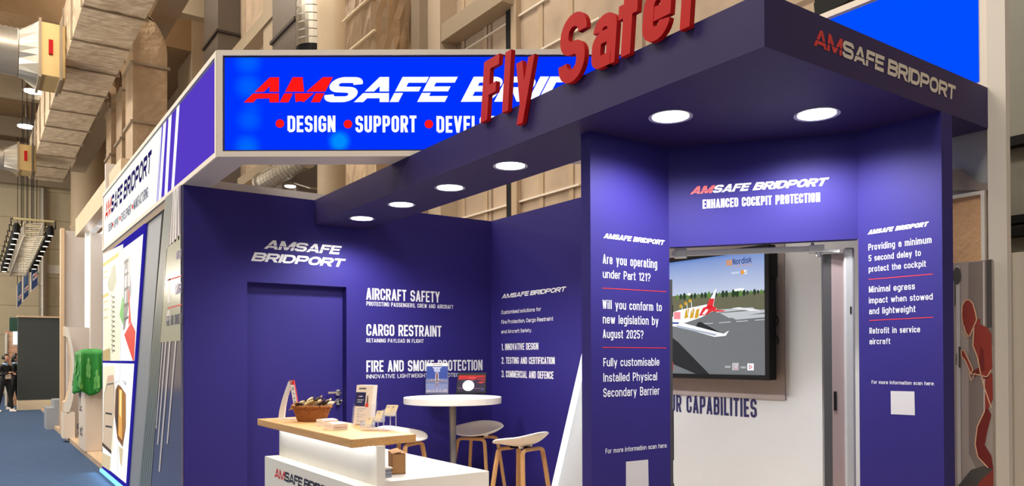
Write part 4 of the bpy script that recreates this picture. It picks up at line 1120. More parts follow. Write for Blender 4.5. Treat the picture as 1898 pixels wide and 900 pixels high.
b = MB(); c2 = fa.px(1556, 466); b.bar(fa.p(c[0] + .03, c[1] - .01, .01), fa.p(c2[0], c2[1] - .002, .03), .03, .016, ALU); b.build('link_plate', bf)
f3 = Fr((-3.255, 0, 0), (0, 1, 0))
b = MB(); b.box(-3.33, -3.256, 3.462, 3.487, ZP, 2.05, MATS['dark_alu']); b.build('left_channel', bf)
b = MB(); y, z = 3.487, atx(1255, 690, -3.27).z
for zz, hh in ((1.1, .3), (.75, .12), (1.86, .07)): b.box(-3.31, -3.262, 3.486, 3.5, zz - hh / 2, zz + hh / 2, BLACK)
b.build('left_latch', bf)
b = MB(); b.box(-3.31, -3.262, 3.486, 3.497, 1.5, 1.55, RED_PRINT); b.build('red_catch', bf)

# screen behind the doorway
tv = thing('wall_screen', 'black framed flat screen showing a red and white aircraft on a runway', 'screen', (-4.2, YW, 1.4))
FT = Fr((0, YW - .055, 0), (1, 0, 0))
u1, vb = FT.px(1420, 695); vt = FT.px(1418, 462)[1]
u0 = u1 - (vt - vb) * 1.72
b = MB(); m_ = .035
b.fbox(FT, u0 - m_, u1 + m_, vb - m_, vt + m_, -.075, -.008, BLACK); b.build('case', tv, bevel=.008)
b = MB()
for q in ((u0 - m_, u1 + m_, vb - m_, vb), (u0 - m_, u1 + m_, vt, vt + m_), (u0 - m_, u0, vb, vt), (u1, u1 + m_, vb, vt)): b.fbox(FT, q[0], q[1], q[2], q[3], -.008, .012, BLACK)
b.build('bezel', tv)
b = MB(); b.tube([FT.p(u1 + m_, vt - .02, -.03), FT.p(u1 + m_ + .035, vt - .03, -.03), FT.p(u1 + m_ + .035, vt - .2, -.03), FT.p(u1 + m_, vt - .21, -.03)], .008, BLACK, 8); b.build('grip', tv)
b = MB(); cpts = [FT.p(u1 + m_ + .02 * math.sin(i * .9) + .012, vb + .42 - i * .02, -.05) for i in range(11)]; b.tube(cpts, .005, BLACK, 6); b.build('cable', tv)
def em(n, c, e=.85):
    return MATS[n] if n in MATS else mat(n, c, .6, var=.05, scale=20, emit=e, spec=.15)
SKY = bpy.data.materials.new('screen_sky')
def mat_sky(name, c0, c1, z0, z1, e=.9):
    m = mat(name, c0, .4, var=0, emit=e); nt = m.node_tree; b_ = nt.nodes['Principled BSDF']
    v = swizzle(nt, 'ZXY', (1, 0, 0)); mr = nt.nodes.new('ShaderNodeMapRange'); mr.inputs[1].default_value = z0; mr.inputs[2].default_value = z1
    nt.links.new(v, mr.inputs[0])
    sp = nt.nodes.new('ShaderNodeSeparateXYZ'); nt.links.new(v, sp.inputs[0]); nt.links.new(sp.outputs[0], mr.inputs[0])
    mx = nt.nodes.new('ShaderNodeMix'); mx.data_type = 'RGBA'; mx.inputs['A'].default_value = lin(c0) + (1,); mx.inputs['B'].default_value = lin(c1) + (1,)
    nt.links.new(mr.outputs[0], mx.inputs['Factor']); nt.links.new(mx.outputs['Result'], b_.inputs['Emission Color'])
    return m
bpy.data.materials.remove(SKY)
d = Decal(FT.off(-.006))
d.P([(u0, vb), (u1, vb), (u1, vt), (u0, vt)], em('tarmac', (118, 122, 126), .8))
zh = FT.px(1340, 552)[1]
hz = FT.px(1340, 575)[1]; hb = FT.px(1300, 590)[1]
d.P([(u0, zh - .02), (u1, zh - .02), (u1, vt), (u0, vt)], mat_sky('screen_sky', (196, 206, 226), (92, 132, 204), zh - .4 + .4, vt), 1)
d.pp([(1180, 560), (1250, 548), (1340, 543), (1421, 538), (1421, 574), (1340, 577), (1250, 584), (1180, 590)], em('dry_grass', (112, 112, 88), .75), 2)
rnd = random.Random(11)
for i in range(26):
    x = 1255 + i * 6.5; y = 550 - (x - 1255) * .065; u, v = FT.px(x, y); r = rnd.uniform(.012, .026)
    d.disc((u, v), r * .7, r * 1.2, em('tree_dark', (40, 74, 40), .6) if i % 3 else em('tree_light', (98, 150, 62), .7), 3, 9)
for x, y in ((1277, 545), (1364, 537), (1375, 536), (1370, 536)):
    u, v = FT.px(x, y); d.disc((u, v), .02, .01, em('glow_patch', (235, 242, 240), 1.0), 4, 10)
WA = em('screen_white', (240, 242, 246), .95); RA = em('screen_red', (222, 44, 52), .9); YA = em('screen_ochre', (206, 164, 40), .85); KA = em('screen_shadow', (40, 42, 46), .7)
d.pp([(1356, 571), (1410, 578), (1410, 574), (1370, 569)], WA, 3); d.pp([(1322, 574), (1395, 569), (1400, 572), (1330, 579)], em('marking', (200, 206, 212), .8), 3); d.pp([(1335, 580), (1421, 573), (1421, 578), (1352, 589)], MATS['marking'], 3); d.pp([(1352, 586), (1421, 581), (1421, 587), (1365, 592)], MATS['marking'], 3)
for x in (1300, 1333, 1365, 1400): d.line((x, 600 - (x - 1300) * .07), (x + 22, 598.5 - (x - 1300) * .07), .006, MATS['marking'], 3)
# aircraft on the screen
d.pp([(1215, 590), (1260, 574), (1290, 568), (1318, 562), (1330, 572), (1300, 588), (1270, 598), (1215, 604)], WA, 4)
d.pp([(1308, 572), (1326, 536), (1329, 535), (1322, 570)], WA, 5); d.pp([(1309, 571), (1316, 553), (1325, 553), (1321, 571)], RA, 6)
d.pp([(1296, 585), (1304, 570), (1320, 565), (1330, 571), (1310, 583)], RA, 6); d.pp([(1302, 582), (1310, 572), (1314, 574), (1308, 582)], WA, 7); d.pp([(1324, 573), (1345, 575), (1342, 577), (1322, 577)], RA, 6)
for x in (1275, 1285, 1294): d.pp([(x - 6, 590), (x - 3, 574), (x + 3, 571), (x + 1, 588)], YA, 6)
for x, y in ((1262, 567), (1271, 562), (1279, 557)): u, v = FT.px(x, y); d.disc((u, v), .018, .014, YA, 7, 10); d.line((x + 3, y), (x + 5, y + 22), .006, WA, 7)
d.pp([(1250, 578), (1262, 578), (1262, 591), (1250, 591)], em('screen_pink', (236, 140, 150), .9), 7)
d.pp([(1215, 596), (1262, 597), (1342, 618), (1352, 612), (1346, 622), (1325, 624), (1262, 606), (1215, 600)], WA, 6); d.pp([(1255, 602), (1330, 619), (1326, 622), (1255, 606)], em('wing_grey', (176, 186, 202), .85), 7)
d.pp([(1294, 597), (1299, 596), (1338, 617), (1318, 613), (1300, 606), (1290, 606)], KA, 5)
d.pp([(1215, 600), (1215, 660), (1298, 695.5), (1318, 695.5), (1258, 634)], KA, 5)
d.pp([(1215, 596), (1260, 597), (1258, 600), (1215, 599)], em('engine_blue', (58, 76, 160), .8), 7)
OR = em('logo_orange', (232, 146, 36), .95); NB = em('logo_navy', (36, 46, 110), .9)
a, c = FT.px(1346, 492), FT.px(1356, 481); w_ = c[0] - a[0]; h_ = c[1] - a[1]
for q in ((0, .22, 0, 1), (.39, .61, 0, 1), (.78, 1, 0, 1), (0, .61, .8, 1), (.39, 1, 0, .2)): d.P([(a[0] + w_ * q[0], a[1] + h_ * q[2]), (a[0] + w_ * q[1], a[1] + h_ * q[2]), (a[0] + w_ * q[1], a[1] + h_ * q[3]), (a[0] + w_ * q[0], a[1] + h_ * q[3])], OR, 4)
d.words('Nordisk', NB, (1358.5, 490.5), (1394, 486.5), 479.5, .02, 4); d.words('AVIATION PRODUCTS', OR, (1358.5, 495), (1394, 491.5), 492.6, .0, 4)
d.words('NORDISK', WA, (1356, 508), (1371, 506.5), 504.5, .0, 4); d.pp([(1374, 508), (1379, 507.5), (1379, 500), (1374, 500.5)], OR, 4); d.pp([(1379.5, 507.5), (1385, 507), (1385, 499.5), (1379.5, 500)], WA, 4); d.line((1380.5, 504), (1382, 506), .004, KA, 5); d.line((1382, 506), (1384.5, 501), .004, KA, 5)
d.words('RESET', WA, (1345, 681), (1356, 681), 677.5, .0, 6); d.words('VIDEO', WA, (1373, 682), (1384, 682), 678.5, .0, 6)
GA = em('button_grey', (196, 198, 204), .85)
d.pp([(1358, 685.5), (1370, 685.5), (1370, 672), (1358, 672)], GA, 6); d.pp([(1386, 686), (1398, 686), (1398, 673), (1386, 673)], WA, 6)
d.line((1390, 676), (1390, 683), .005, KA, 7); d.line((1390, 676), (1395, 679.5), .005, RA, 7); d.line((1390, 683), (1395, 679.5), .005, RA, 7)
u, v = FT.px(1364, 679); ring = [(u + .022 * math.cos(a_), v + .022 * math.sin(a_)) for a_ in [2.4 + .45 * i for i in range(11)]]
for i in range(10):
    n0, n1 = ring[i], ring[i + 1]; cxy = (u, v)
    d.P([n0, n1, (n1[0] * .85 + u * .15, n1[1] * .85 + v * .15), (n0[0] * .85 + u * .15, n0[1] * .85 + v * .15)], RA, 7)
d.make('picture', tv)

# ================================================================== BACKLIT SIGN ROUND THE STAND
sg = thing('backlit_sign', 'big angled backlit sign box with blue front and lettering above the stand', 'sign', (-5.906, 1.488, ZT))
c0, c1 = Vector((-5.906, 1.488, 0)), Vector((-3.687, 4.654, 0)); uf = (c1 - c0).normalized(); nf = Vector((uf.y, -uf.x, 0))
TH = .22
SHELL = mat('sign_underside', (196, 192, 190), .55, var=.03)
ci = Vector((-6.03, 1.485 + TH, 0)); co = Vector((-3.83, YW + TH, 0))
b = MB()
def seg(a, b_, b2, a2): b.prism([(q.x, q.y, ZT) for q in (a, b_, b2, a2)], (0, 0, ZL - ZT), SHELL)
aL, aLi = Vector((-12.0, 1.488, 0)), Vector((-12.0, 1.488 + TH, 0)); aR, aRi = Vector((X0, YW, 0)), Vector((X0, YW + TH, 0))
seg(aL, c0, ci, aLi); seg(c0, c1, co, ci); seg(c1, aR, aRi, co)
b.build('shell', sg)
BB = mat('sign_blue', (0, 48, 246), .3, var=0, spec=0.0, emit=1.0); BBR = mat('sign_blue_right', (0, 74, 255), .3, var=0, spec=0.0, emit=1.0); BP = mat('sign_violet', (84, 58, 190), .3, var=0, spec=0.0, emit=.95); BWH = mat('sign_white', (250, 250, 240), .3, var=0, spec=0.0, emit=1.0)
SR = mat('sign_red', (250, 24, 22), .3, var=0, spec=0.0, emit=1.0); SWH = mat('sign_letter_white', (246, 248, 255), .3, var=0, spec=0.0, emit=1.0); SNV = mat('sign_letter_violet', (52, 36, 120), .4, var=0, spec=0.0, emit=.5); DGAP = mat('frame_gap', (10, 14, 60), .6, var=0)
nt = BB.node_tree; pb = nt.nodes['Principled BSDF']
tc = nt.nodes.new('ShaderNodeTexCoord'); prev = None
def hot(nt, tc, centers, base, hotc):
    b_ = nt.nodes['Principled BSDF']; acc = None
    for c, r, s_ in centers:
        vd = nt.nodes.new('ShaderNodeVectorMath'); vd.operation = 'DISTANCE'; vd.inputs[1].default_value = c
        nt.links.new(tc.outputs['Object'], vd.inputs[0])
        mr = nt.nodes.new('ShaderNodeMapRange'); mr.interpolation_type = 'SMOOTHERSTEP'; mr.inputs[1].default_value = r; mr.inputs[2].default_value = 0; mr.inputs[3].default_value = 0; mr.inputs[4].default_value = s_
        nt.links.new(vd.outputs['Value'], mr.inputs[0])
        if acc is None: acc = mr.outputs[0]
        else:
            ad = nt.nodes.new('ShaderNodeMath'); ad.operation = 'MAXIMUM'; nt.links.new(acc, ad.inputs[0]); nt.links.new(mr.outputs[0], ad.inputs[1]); acc = ad.outputs[0]
    mx = nt.nodes.new('ShaderNodeMix'); mx.data_type = 'RGBA'; mx.inputs['A'].default_value = lin(base) + (1,); mx.inputs['B'].default_value = lin(hotc) + (1,)
    nt.links.new(acc, mx.inputs['Factor']); nt.links.new(mx.outputs['Result'], b_.inputs['Emission Color'])
hc = [(tuple(F_BOX.p(*F_BOX.px(*q))), r, s_) for q, r, s_ in (((460, 115), .15, .35), ((460, 160), .15, .35), ((466, 205), .12, .18), ((462, 222), .14, .3), ((458, 272), .14, .45), ((629, 262), .11, 1.3))]
hot(nt, tc, hc, (0, 48, 246), (0, 140, 255))
FS = Fr((0, 1.488, 0), (1, 0, 0)); FBX = Fr(c0, uf); FRB = Fr((0, YW, 0), (1, 0, 0))
lenf = (c1 - c0).length; fw = .04
def frame(fr, u0, u1, name):
    b = MB()
    for q in ((u0, u1, ZT, ZT + fw), (u0, u1, ZL - fw, ZL), (u0, u0 + fw, ZT + fw, ZL - fw), (u1 - fw, u1, ZT + fw, ZL - fw)): b.fbox(fr, q[0], q[1], q[2], q[3], .0, .014, BEIGE_TRIM)
    b.build('frame', sg)
frame(FS, -12.0, -5.906, 'l'); frame(FBX, 0, lenf, 'f'); frame(FRB, -3.687, X0, 'r')
d = Decal(FBX); d.P([(fw, ZT + fw), (lenf - fw, ZT + fw), (lenf - fw, ZL - fw), (fw, ZL - fw)], DGAP, 0); g = fw + .012
d.P([(g, ZT + g), (lenf - g, ZT + g), (lenf - g, ZL - g), (g, ZL - g)], BB, 1); d.make('front_face', sg)
d = Decal(FBX)
d.caps(LOGO(SWH, SWH, SR), (452, 190), (1322, 193), 143.5, t=.235, gap=.03, shear=.52, spc=.36, lay=2, xs=1.5)
d.make('logo_lettering', sg); d = Decal(FBX)
d.caps([('DESIGN', SWH, False)], (533, 245), (622, 245.5), 214.5, t=.17, gap=.09, lay=2); d.make('lettering', sg); d = Decal(FBX)
d.caps([('SUPPORT', SWH, False)], (659, 245.5), (772, 245.5), 214.5, t=.17, gap=.09, lay=2); d.make('lettering', sg); d = Decal(FBX)
d.caps([('DEVELOPMENT', SWH, False)], (809, 246), (990, 246.5), 215, t=.17, gap=.09, lay=2)
d.make('lettering', sg)
for q in ((519, 229), (645, 230), (795, 230)): d = Decal(FBX); d.disc(FBX.px(*q), .032, .032, SR, 2); d.make('bullet', sg)
d = Decal(FRB); d.P([(-3.65 + g, ZT + g), (X0 - g, ZT + g), (X0 - g, ZL - g), (-3.65 + g, ZL - g)], BBR, 1); d.make('right_face', sg)
d = Decal(FS)
ul, ur = -12.0 + g, -5.906 - g
s_t, s_b = FS.px(299, 230)[0], FS.px(290.5, 378)[0]
d.P([(ul, ZT + g), (s_b, ZT + g), (s_t, ZL - g), (ul, ZL - g)], BWH, 1); d.P([(s_b, ZT + g), (ur, ZT + g), (ur, ZL - g), (s_t, ZL - g)], BP, 1)
d.make('side_face', sg)
d = Decal(FS)
for a, c, w_ in (((306.5, 219), (296.5, 371), .14), ((316.5, 206), (308, 363), .14), ((331.5, 187), (320.5, 352), .12), ((300.5, 228), (292.5, 376), .03)):
    (ua, va), (ub_, vb_) = FS.px(*a), FS.px(*c); ua = ub_ + (ua - ub_) * (ZL - g - ZT - g) / (va - vb_)
    d.P([(ub_ - w_ / 2, ZT + g), (ub_ + w_ / 2, ZT + g), (ua + w_ / 2, ZL - g), (ua - w_ / 2, ZL - g)], SWH, 2)
d.make('side_stripes', sg)
d = Decal(FS)
d.caps(LOGO(SNV, SNV, mat('sign_letter_red', (226, 60, 44), .4, var=0, spec=0.0, emit=.8)), (195, 407), (282, 321), 281, t=.23, gap=.07, shear=.3, spc=.36, lay=2, right=True)
d.make('side_logo', sg); d = Decal(FS)
d.caps([('DESIGN', SNV, False)], (201.5, 430), (208.5, 424.5), 410.5, t=.16, gap=.1, lay=2, right=True)
d.caps([('SUPPORT', SNV, False)], (219, 414), (222, 411), 396, t=.16, gap=.1, lay=2, right=True) if False else None
for s, a, c, tp in (('SUPPORT', (211.5, 423), (221, 415), 401), ('DEVELOPMENT', (225, 411.5), (244, 394), 377), ('MANUFACTURING', (248, 390), (275, 364), 343.5)): (d.make('side_lettering', sg), globals().__setitem__('d', Decal(FS)), d.caps([(s, SNV, False)], a, c, tp, t=.16, gap=.1, lay=2, right=True))
d.make('side_lettering', sg)
for q in ((209.5, 416), (223, 404), (246, 383)): d = Decal(FS); d.disc(FS.px(*q), .05, .03, MATS['sign_letter_red'], 2, 10); d.make('bullet', sg)
# tall white post at the right end
b = MB(); u0_, u1_ = F_W2.px(1835.5, 500)[0], F_W2.px(1870, 500)[0]
b.box(u0_ , u1_, YW - .02, YW + .03, ZP, 5.2, mat('post_white', (222, 214, 202), .55, var=.02)); struct(b.build('trim_12'), 'tall white post at the right end of the stand', 'post')

# ================================================================== LIT SIDE OF THE STAND
def zq(px, py): return F_SIDE.px(px, py)
b = MB(); b.box(-12.0, XW - .1, YF + .02, YF + .12, ZP, ZT, GREY_PANEL); sdw = struct(b.build('wall_side'), 'grey laminate side wall of the stand', 'wall')
b = MB(); y = YF - .001
e_t, e_b = zq(297, 400)[0], zq(258, 900)[0]
b.prism([(zq(300.5, 400)[0], YF + .005, ZT), (zq(309, 400)[0] - .02, YF + .005, ZT), (zq(261, 900)[0] + .02, YF + .005, ZP), (zq(257.5, 900)[0], YF + .005, ZP)], (0, .015, 0), SHADOWGAP); b.build('shadow_gap', sdw)
lp = thing('lit_graphic_panel', 'slanting backlit panel with technical pictures on the stand side', 'panel', (-10.5, YF, ZP))
px_l, t_r, b_r = -12.0, zq(270, 412)[0], zq(236, 900)[0]
def PR(z): return b_r + (t_r - b_r) * (z - .094) / (3.02 - .094)
zt_ = 3.0; BLUEF = mat('blue_frame', (60, 50, 200), .4, var=0, spec=0.0, emit=.5)
b = MB(); b.prism([(px_l, YF - .008, .03), (PR(.03), YF - .008, .03), (PR(zt_), YF - .008, zt_), (px_l, YF - .008, zt_)], (0, .02, 0), BLUEF); b.build('case', lp)
FG = F_SIDE.off(.0085); LITW = mat('lit_white', (250, 251, 248), .4, var=0, spec=0.0, emit=1.0); LITC = mat('lit_cream', (240, 236, 206), .4, var=.06, emit=.92)
d = Decal(FG)
fg = FG.px
def lit(n, c, e=.9): return MATS[n] if n in MATS else mat(n, c, .4, var=.05, emit=e)
zm0, zm1 = fg(230, 673)[1], fg(230, 668)[1]
def W2(z0, z1): d.P([(px_l + .06, z0), (PR(z0) - .035, z0), (PR(z1) - .035, z1), (px_l + .06, z1)], LITW, 1)
W2(.12, zm0); W2(zm1, zt_ - .1)
d.pp([(191, 470), (228.5, 452), (222, 668), (191, 668)], LITC, 2); d.line((229, 451), (218, 872), .014, lit('fine_grey', (120, 118, 116), .5), 3)
YB_ = lit('lit_yellow', (226, 180, 52), .85)
d.pp([(191, 488), (221, 467), (220, 475), (191, 495)], YB_, 3); d.pp([(191, 547), (202, 541), (202, 547), (191, 553)], YB_, 3)
d.pp([(211, 490), (214, 492), (216, 520), (210, 540), (203, 538), (200, 525), (206, 508)], lit('lit_sage', (176, 176, 146), .8), 4)
K = lit('lit_ink', (70, 66, 62), .5)
for y0 in range(548, 655, 9): d.line((207, y0), (214, y0 + 4), .012, K, 4); d.line((213, y0), (208, y0 + 6), .012, K, 4); d.line((208, y0), (208.5, y0 + 9), .01, K, 4)
for q in (((210, 490), (200, 525)), ((214, 490), (216, 525)), ((200, 525), (207, 548)), ((216, 522), (211, 548))): d.line(*q, .01, K, 5)
for y0 in (505, 515, 560, 575, 590): d.line((192, y0), (200, y0 - 3), .02, lit('lit_rule', (206, 190, 120), .8), 4)
d.pp([(191, 650), (204, 644), (204, 668), (191, 668)], lit('lit_tan', (196, 170, 110), .8), 4); d.line((204, 646), (205, 668), .03, K, 5)
d.pp([(228, 548), (222, 583), (230, 605), (231, 560)], lit('lit_green', (92, 190, 84), .85), 4)
GY = lit('lit_grey', (140, 138, 140), .7)
d.pp([(232, 482), (240, 476), (244, 530), (244, 540), (232, 610), (229, 612), (231, 500)], GY, 5); d.pp([(238, 478), (245, 472), (243, 476), (242, 530), (238, 530)], lit('lit_silver', (196, 196, 198), .8), 6); d.pp([(233, 500), (236, 498), (235, 530), (232, 534)], LITW, 6); d.pp([(233, 540), (235, 538), (234, 560), (232, 562)], LITW, 6)
for y0 in (485, 508, 535, 565, 590): d.line((231, y0 + 2), (239, y0 - 3), .03, K, 7)
RD = lit('lit_red', (226, 40, 32), .9)
d.pp([(231, 620), (244, 596), (252, 614), (249.5, 668), (247, 668)], RD, 6); d.pp([(237, 535), (240, 540), (244, 596), (239, 602), (240, 570)], RD, 7)
# lower picture
BG = lit('lit_beige', (214, 190, 160), .85)
d.pp([(191, 680), (213, 676), (210, 835), (190, 830)], LITC, 2)
d.pp([(200, 696), (211, 694), (213, 712), (213, 760), (206, 836), (191, 824), (194, 730)], BG, 3)
d.pp([(201, 696), (210, 694), (211, 704), (199, 706)], lit('lit_strap', (220, 176, 152), .85), 4)
for q in (((194, 730), (199, 712)), ((199, 712), (211, 710)), ((211, 710), (213, 735)), ((194, 730), (192, 800))): d.line(*q, .02, lit('fine_grey', (120, 118, 116)), 4)
for y0 in (765, 789): d.line((196, y0), (208, y0 + 2), .025, K, 4)
d.line((190, 822), (207, 838), .05, lit('lit_brown', (90, 62, 30), .5), 4); d.pp([(190, 838), (206, 846), (204, 872), (189, 862)], lit('lit_sand', (224, 204, 160), .85), 3)
GO, GD, GB = lit('lit_gold', (236, 172, 70), .9), lit('lit_umber', (146, 88, 24), .7), lit('lit_glint', (255, 228, 150), 1.0)
d.pp([(214.5, 722), (219, 712), (224, 715), (234, 730), (234, 790), (228, 828), (218, 812), (213, 770)], GD, 4); d.pp([(221, 720), (227, 722), (227, 815), (220, 806)], GO, 5); d.pp([(223, 722), (226, 724), (225, 775), (222, 765)], GB, 6); d.pp([(228, 724), (234, 731), (233, 790), (228, 815)], lit('lit_bronze', (176, 116, 40), .8), 5); d.pp([(217, 722), (220, 718), (219, 800), (215, 780)], lit('lit_shadow', (60, 44, 30), .4), 5)
d.pp([(221, 826), (229, 832), (226, 866), (223, 856)], lit('lit_sand', (224, 204, 160)), 4)
for i in range(10): a_ = i * .3; d.line((224 + 8 * math.cos(a_), 712 - 5 * math.sin(a_)), (224 + 11 * math.cos(a_), 711 - 9 * math.sin(a_)), .01, lit('lit_rule_blue', (140, 150, 170), .7), 5)
d.make('picture', lp)
b = MB(); b.box(-12.0, PR(ZP) - .05, YF - .04, YF - .008, .02, .06, mat('led_cyan', (120, 210, 255), .4, var=0, emit=1.6)); b.build('led_strip', lp)
lamp('cyan_strip_glow', 'AREA', (-11, YF - .07, .07), 4, (.45, .82, 1), target=(-11, YF - .5, 0), size=2.2, size_y=.03)
b = MB(); tb = F_SIDE.px(190, 470)
b.box(-12.0, -5.9 - 1.2, YF - .0, YF + .03, zt_, ZT - .001, mat('tan_strip', (150, 124, 100), .6)); struct(b.build('trim_13'), 'tan strip between the lit panel and the backlit sign', 'strip')
# glass front with stripes
gp = thing('glass_panel', 'tall glossy panel with violet stripes and painted reflections of lettering beside the purple partition', 'panel', (-7.6, YF, ZP))
GL = mat('pale_green_glass', (172, 180, 166), .18, var=.04, spec=.8); GLD = mat('blue_grey_glass', (84, 84, 116), .15, var=.08, spec=.8); GV = mat('violet_glass', (112, 100, 140), .2, var=.05, spec=.7); GST = mat('stripe_white', (214, 212, 214), .3, var=.03); GRIB = mat('ribbed_grey', (122, 134, 134), .35, var=.05)
def slx(a, c):
    p, q = zq(*a), zq(*c)
    return lambda z: q[0] + (p[0] - q[0]) * (z - q[1]) / (p[1] - q[1])
b = MB(); z0, z1 = ZP, ZT - .002
L_ = slx((308, 405), (262, 900)); L2 = slx((321, 405), (284, 900))
b.prism([(L_(z0), YF - .02, z0), (XW - .01, YF - .02, z0), (XW - .01, YF - .02, z1), (L_(z1), YF - .02, z1)], (0, .035, 0), GLD); b.build('pane', gp)
FGG = F_SIDE.off(.021); d = Decal(FGG); fz = lambda y: FGG.px(320, y)[1]
d.P([(L_(z0), z0), (L2(z0), z0), (L2(z1), z1), (L_(z1), z1)], GRIB, 1)
for i in range(5): f = .15 + i * .17; q = lambda z, f=f: L_(z) + (L2(z) - L_(z)) * f; d.P([(q(z0), z0), (q(z0) + .02, z0), (q(z1) + .02, z1), (q(z1), z1)], mat('rib_line', (70, 78, 80), .4) if 'rib_line' not in MATS else MATS['rib_line'], 2)
za, zb_ = fz(632), fz(452)
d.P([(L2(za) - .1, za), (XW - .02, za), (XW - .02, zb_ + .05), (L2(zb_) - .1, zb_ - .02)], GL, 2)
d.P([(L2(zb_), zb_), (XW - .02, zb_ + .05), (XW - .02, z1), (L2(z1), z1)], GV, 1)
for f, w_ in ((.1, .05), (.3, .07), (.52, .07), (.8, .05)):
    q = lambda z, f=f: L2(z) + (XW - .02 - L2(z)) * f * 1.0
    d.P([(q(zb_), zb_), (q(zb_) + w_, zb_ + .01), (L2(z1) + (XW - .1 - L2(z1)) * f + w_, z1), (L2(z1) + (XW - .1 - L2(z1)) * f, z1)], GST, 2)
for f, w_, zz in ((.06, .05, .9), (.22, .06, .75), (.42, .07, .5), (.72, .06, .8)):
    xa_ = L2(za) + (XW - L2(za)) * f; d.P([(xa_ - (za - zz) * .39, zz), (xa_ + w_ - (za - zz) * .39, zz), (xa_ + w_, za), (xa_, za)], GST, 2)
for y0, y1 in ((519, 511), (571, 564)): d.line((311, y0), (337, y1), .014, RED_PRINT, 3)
GT = mat('painted_lettering_reflection', (118, 104, 160), .5)  # lettering reflected in the glass, painted onto the pane as colour
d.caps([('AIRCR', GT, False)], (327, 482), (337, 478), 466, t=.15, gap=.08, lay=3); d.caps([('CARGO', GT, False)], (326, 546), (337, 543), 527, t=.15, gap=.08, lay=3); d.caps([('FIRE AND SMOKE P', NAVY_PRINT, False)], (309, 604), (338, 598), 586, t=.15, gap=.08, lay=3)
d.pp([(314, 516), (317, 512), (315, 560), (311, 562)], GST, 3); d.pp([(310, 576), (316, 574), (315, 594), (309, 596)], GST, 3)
d.make('print', gp)

# right-hand poster beyond the portal
po = thing('poster_panel', 'printed panel showing a red crouching figure working in an aircraft cabin', 'poster', (-1.9, YW - .05, ZP))
FPo = Fr((0, YW - .06, 0), (1, 0, 0)); pxo = FPo.px
zt_ = pxo(1800, 484)[1]
b = MB(); ua_, ub_ = -2.5, pxo(1838, 600)[0]
b.fbox(FPo, ua_, ub_, ZP, zt_, -.03, 0, mat('poster_greige', (172, 160, 152), .35, var=.06, scale=2)); b.build('board', po)
d = Decal(FPo)
DG, MID, LG = mat('poster_dark', (84, 80, 76), .4), mat('poster_mid', (136, 124, 118), .4), mat('poster_light', (206, 200, 194), .4)
d.pp([(1795, 487), (1838, 481), (1840, 640), (1828, 640), (1826, 900), (1796, 840)], MID, 0); d.pp([(1828, 482), (1838, 480), (1839, 606), (1829, 608)], DG, 1); d.pp([(1822, 484), (1825, 484), (1827, 862), (1824, 862)], LG, 1)
d.pp([(1772, 493), (1779, 492), (1782, 895), (1775, 895)], LG, 1)
u, v = pxo(1774, 511); d.disc((u, v), .022, .05, DG, 2); d.pp([(1769, 510), (1771, 500), (1771, 565), (1769, 570)], DG, 1)
d.pp([(1777, 642), (1781, 642), (1781, 682), (1777, 680)], DG, 2); d.pp([(1772, 655), (1774, 655), (1774, 676), (1772, 676)], DG, 2)
d.pp([(1776, 900), (1800, 870), (1826, 862), (1840, 858), (1842, 900)], DG, 2); d.pp([(1815, 893), (1842, 868), (1842, 912), (1806, 912)], mat('poster_floor_red', (140, 62, 50), .4), 3)
FIG = mat('poster_red', (150, 62, 52), .4, var=.1); EDGE = mat('poster_glow', (232, 188, 150), .4)
FIGD = mat('poster_red_dark', (120, 46, 40), .4, var=.1)
head = [(1783, 582), (1784, 566), (1790, 556), (1797, 555), (1804, 562), (1809, 580), (1811, 592), (1806, 602), (1801, 615), (1797, 624), (1791, 617), (1788, 606), (1785, 600)]
d.pp(head, FIG, 3)
d.pp([(1811, 592), (1818, 590), (1816, 600), (1830, 606), (1838, 618), (1840, 680), (1832, 700), (1824, 701), (1818, 690), (1812, 660), (1804, 640), (1806, 604)], FIG, 4)
d.pp([(1818, 640), (1824, 650), (1826, 686), (1806, 698), (1800, 690), (1815, 680)], FIGD, 5); d.pp([(1800, 692), (1790, 668), (1783, 660), (1782, 650), (1787, 648), (1793, 660), (1804, 684)], FIG, 5)
d.pp([(1826, 700), (1840, 690), (1841, 740), (1832, 756), (1826, 764)], FIG, 4); d.pp([(1832, 756), (1838, 768), (1830, 800), (1826, 824), (1838, 844), (1842, 868), (1832, 866), (1813, 846), (1808, 822), (1812, 790), (1822, 764)], FIGD, 4)
def outl(pts, w=.006, lay=6):
    for a, c in zip(pts, pts[1:]): d.line(a, c, w, EDGE, lay)
outl(head[:7] + head[9:] + [head[0]]); outl([(1782, 650), (1787, 648), (1793, 660), (1804, 684), (1800, 692), (1790, 668), (1783, 660), (1782, 650)]); outl([(1806, 604), (1804, 640), (1812, 660), (1818, 690), (1826, 720), (1838, 755)]); outl([(1826, 760), (1812, 790), (1808, 822), (1813, 846), (1832, 866)]); outl([(1800, 692), (1815, 694), (1830, 698), (1838, 685)])
outl([(1782, 612), (1790, 625), (1797, 624)], .004); outl([(1797, 690), (1800, 706), (1804, 700), (1808, 690)], .005)
d.make('picture', po)
b = MB(); b.box(pxo(1842, 700)[0] + .03, .4, YW + .05, YW + .1, ZP, pxo(1880, 477)[1] * 1.0 + .04, mat('beige_board', (196, 186, 172), .55, var=.03)); tag(b.build('beige_board'), 'low beige board right of the tall white post', 'board')
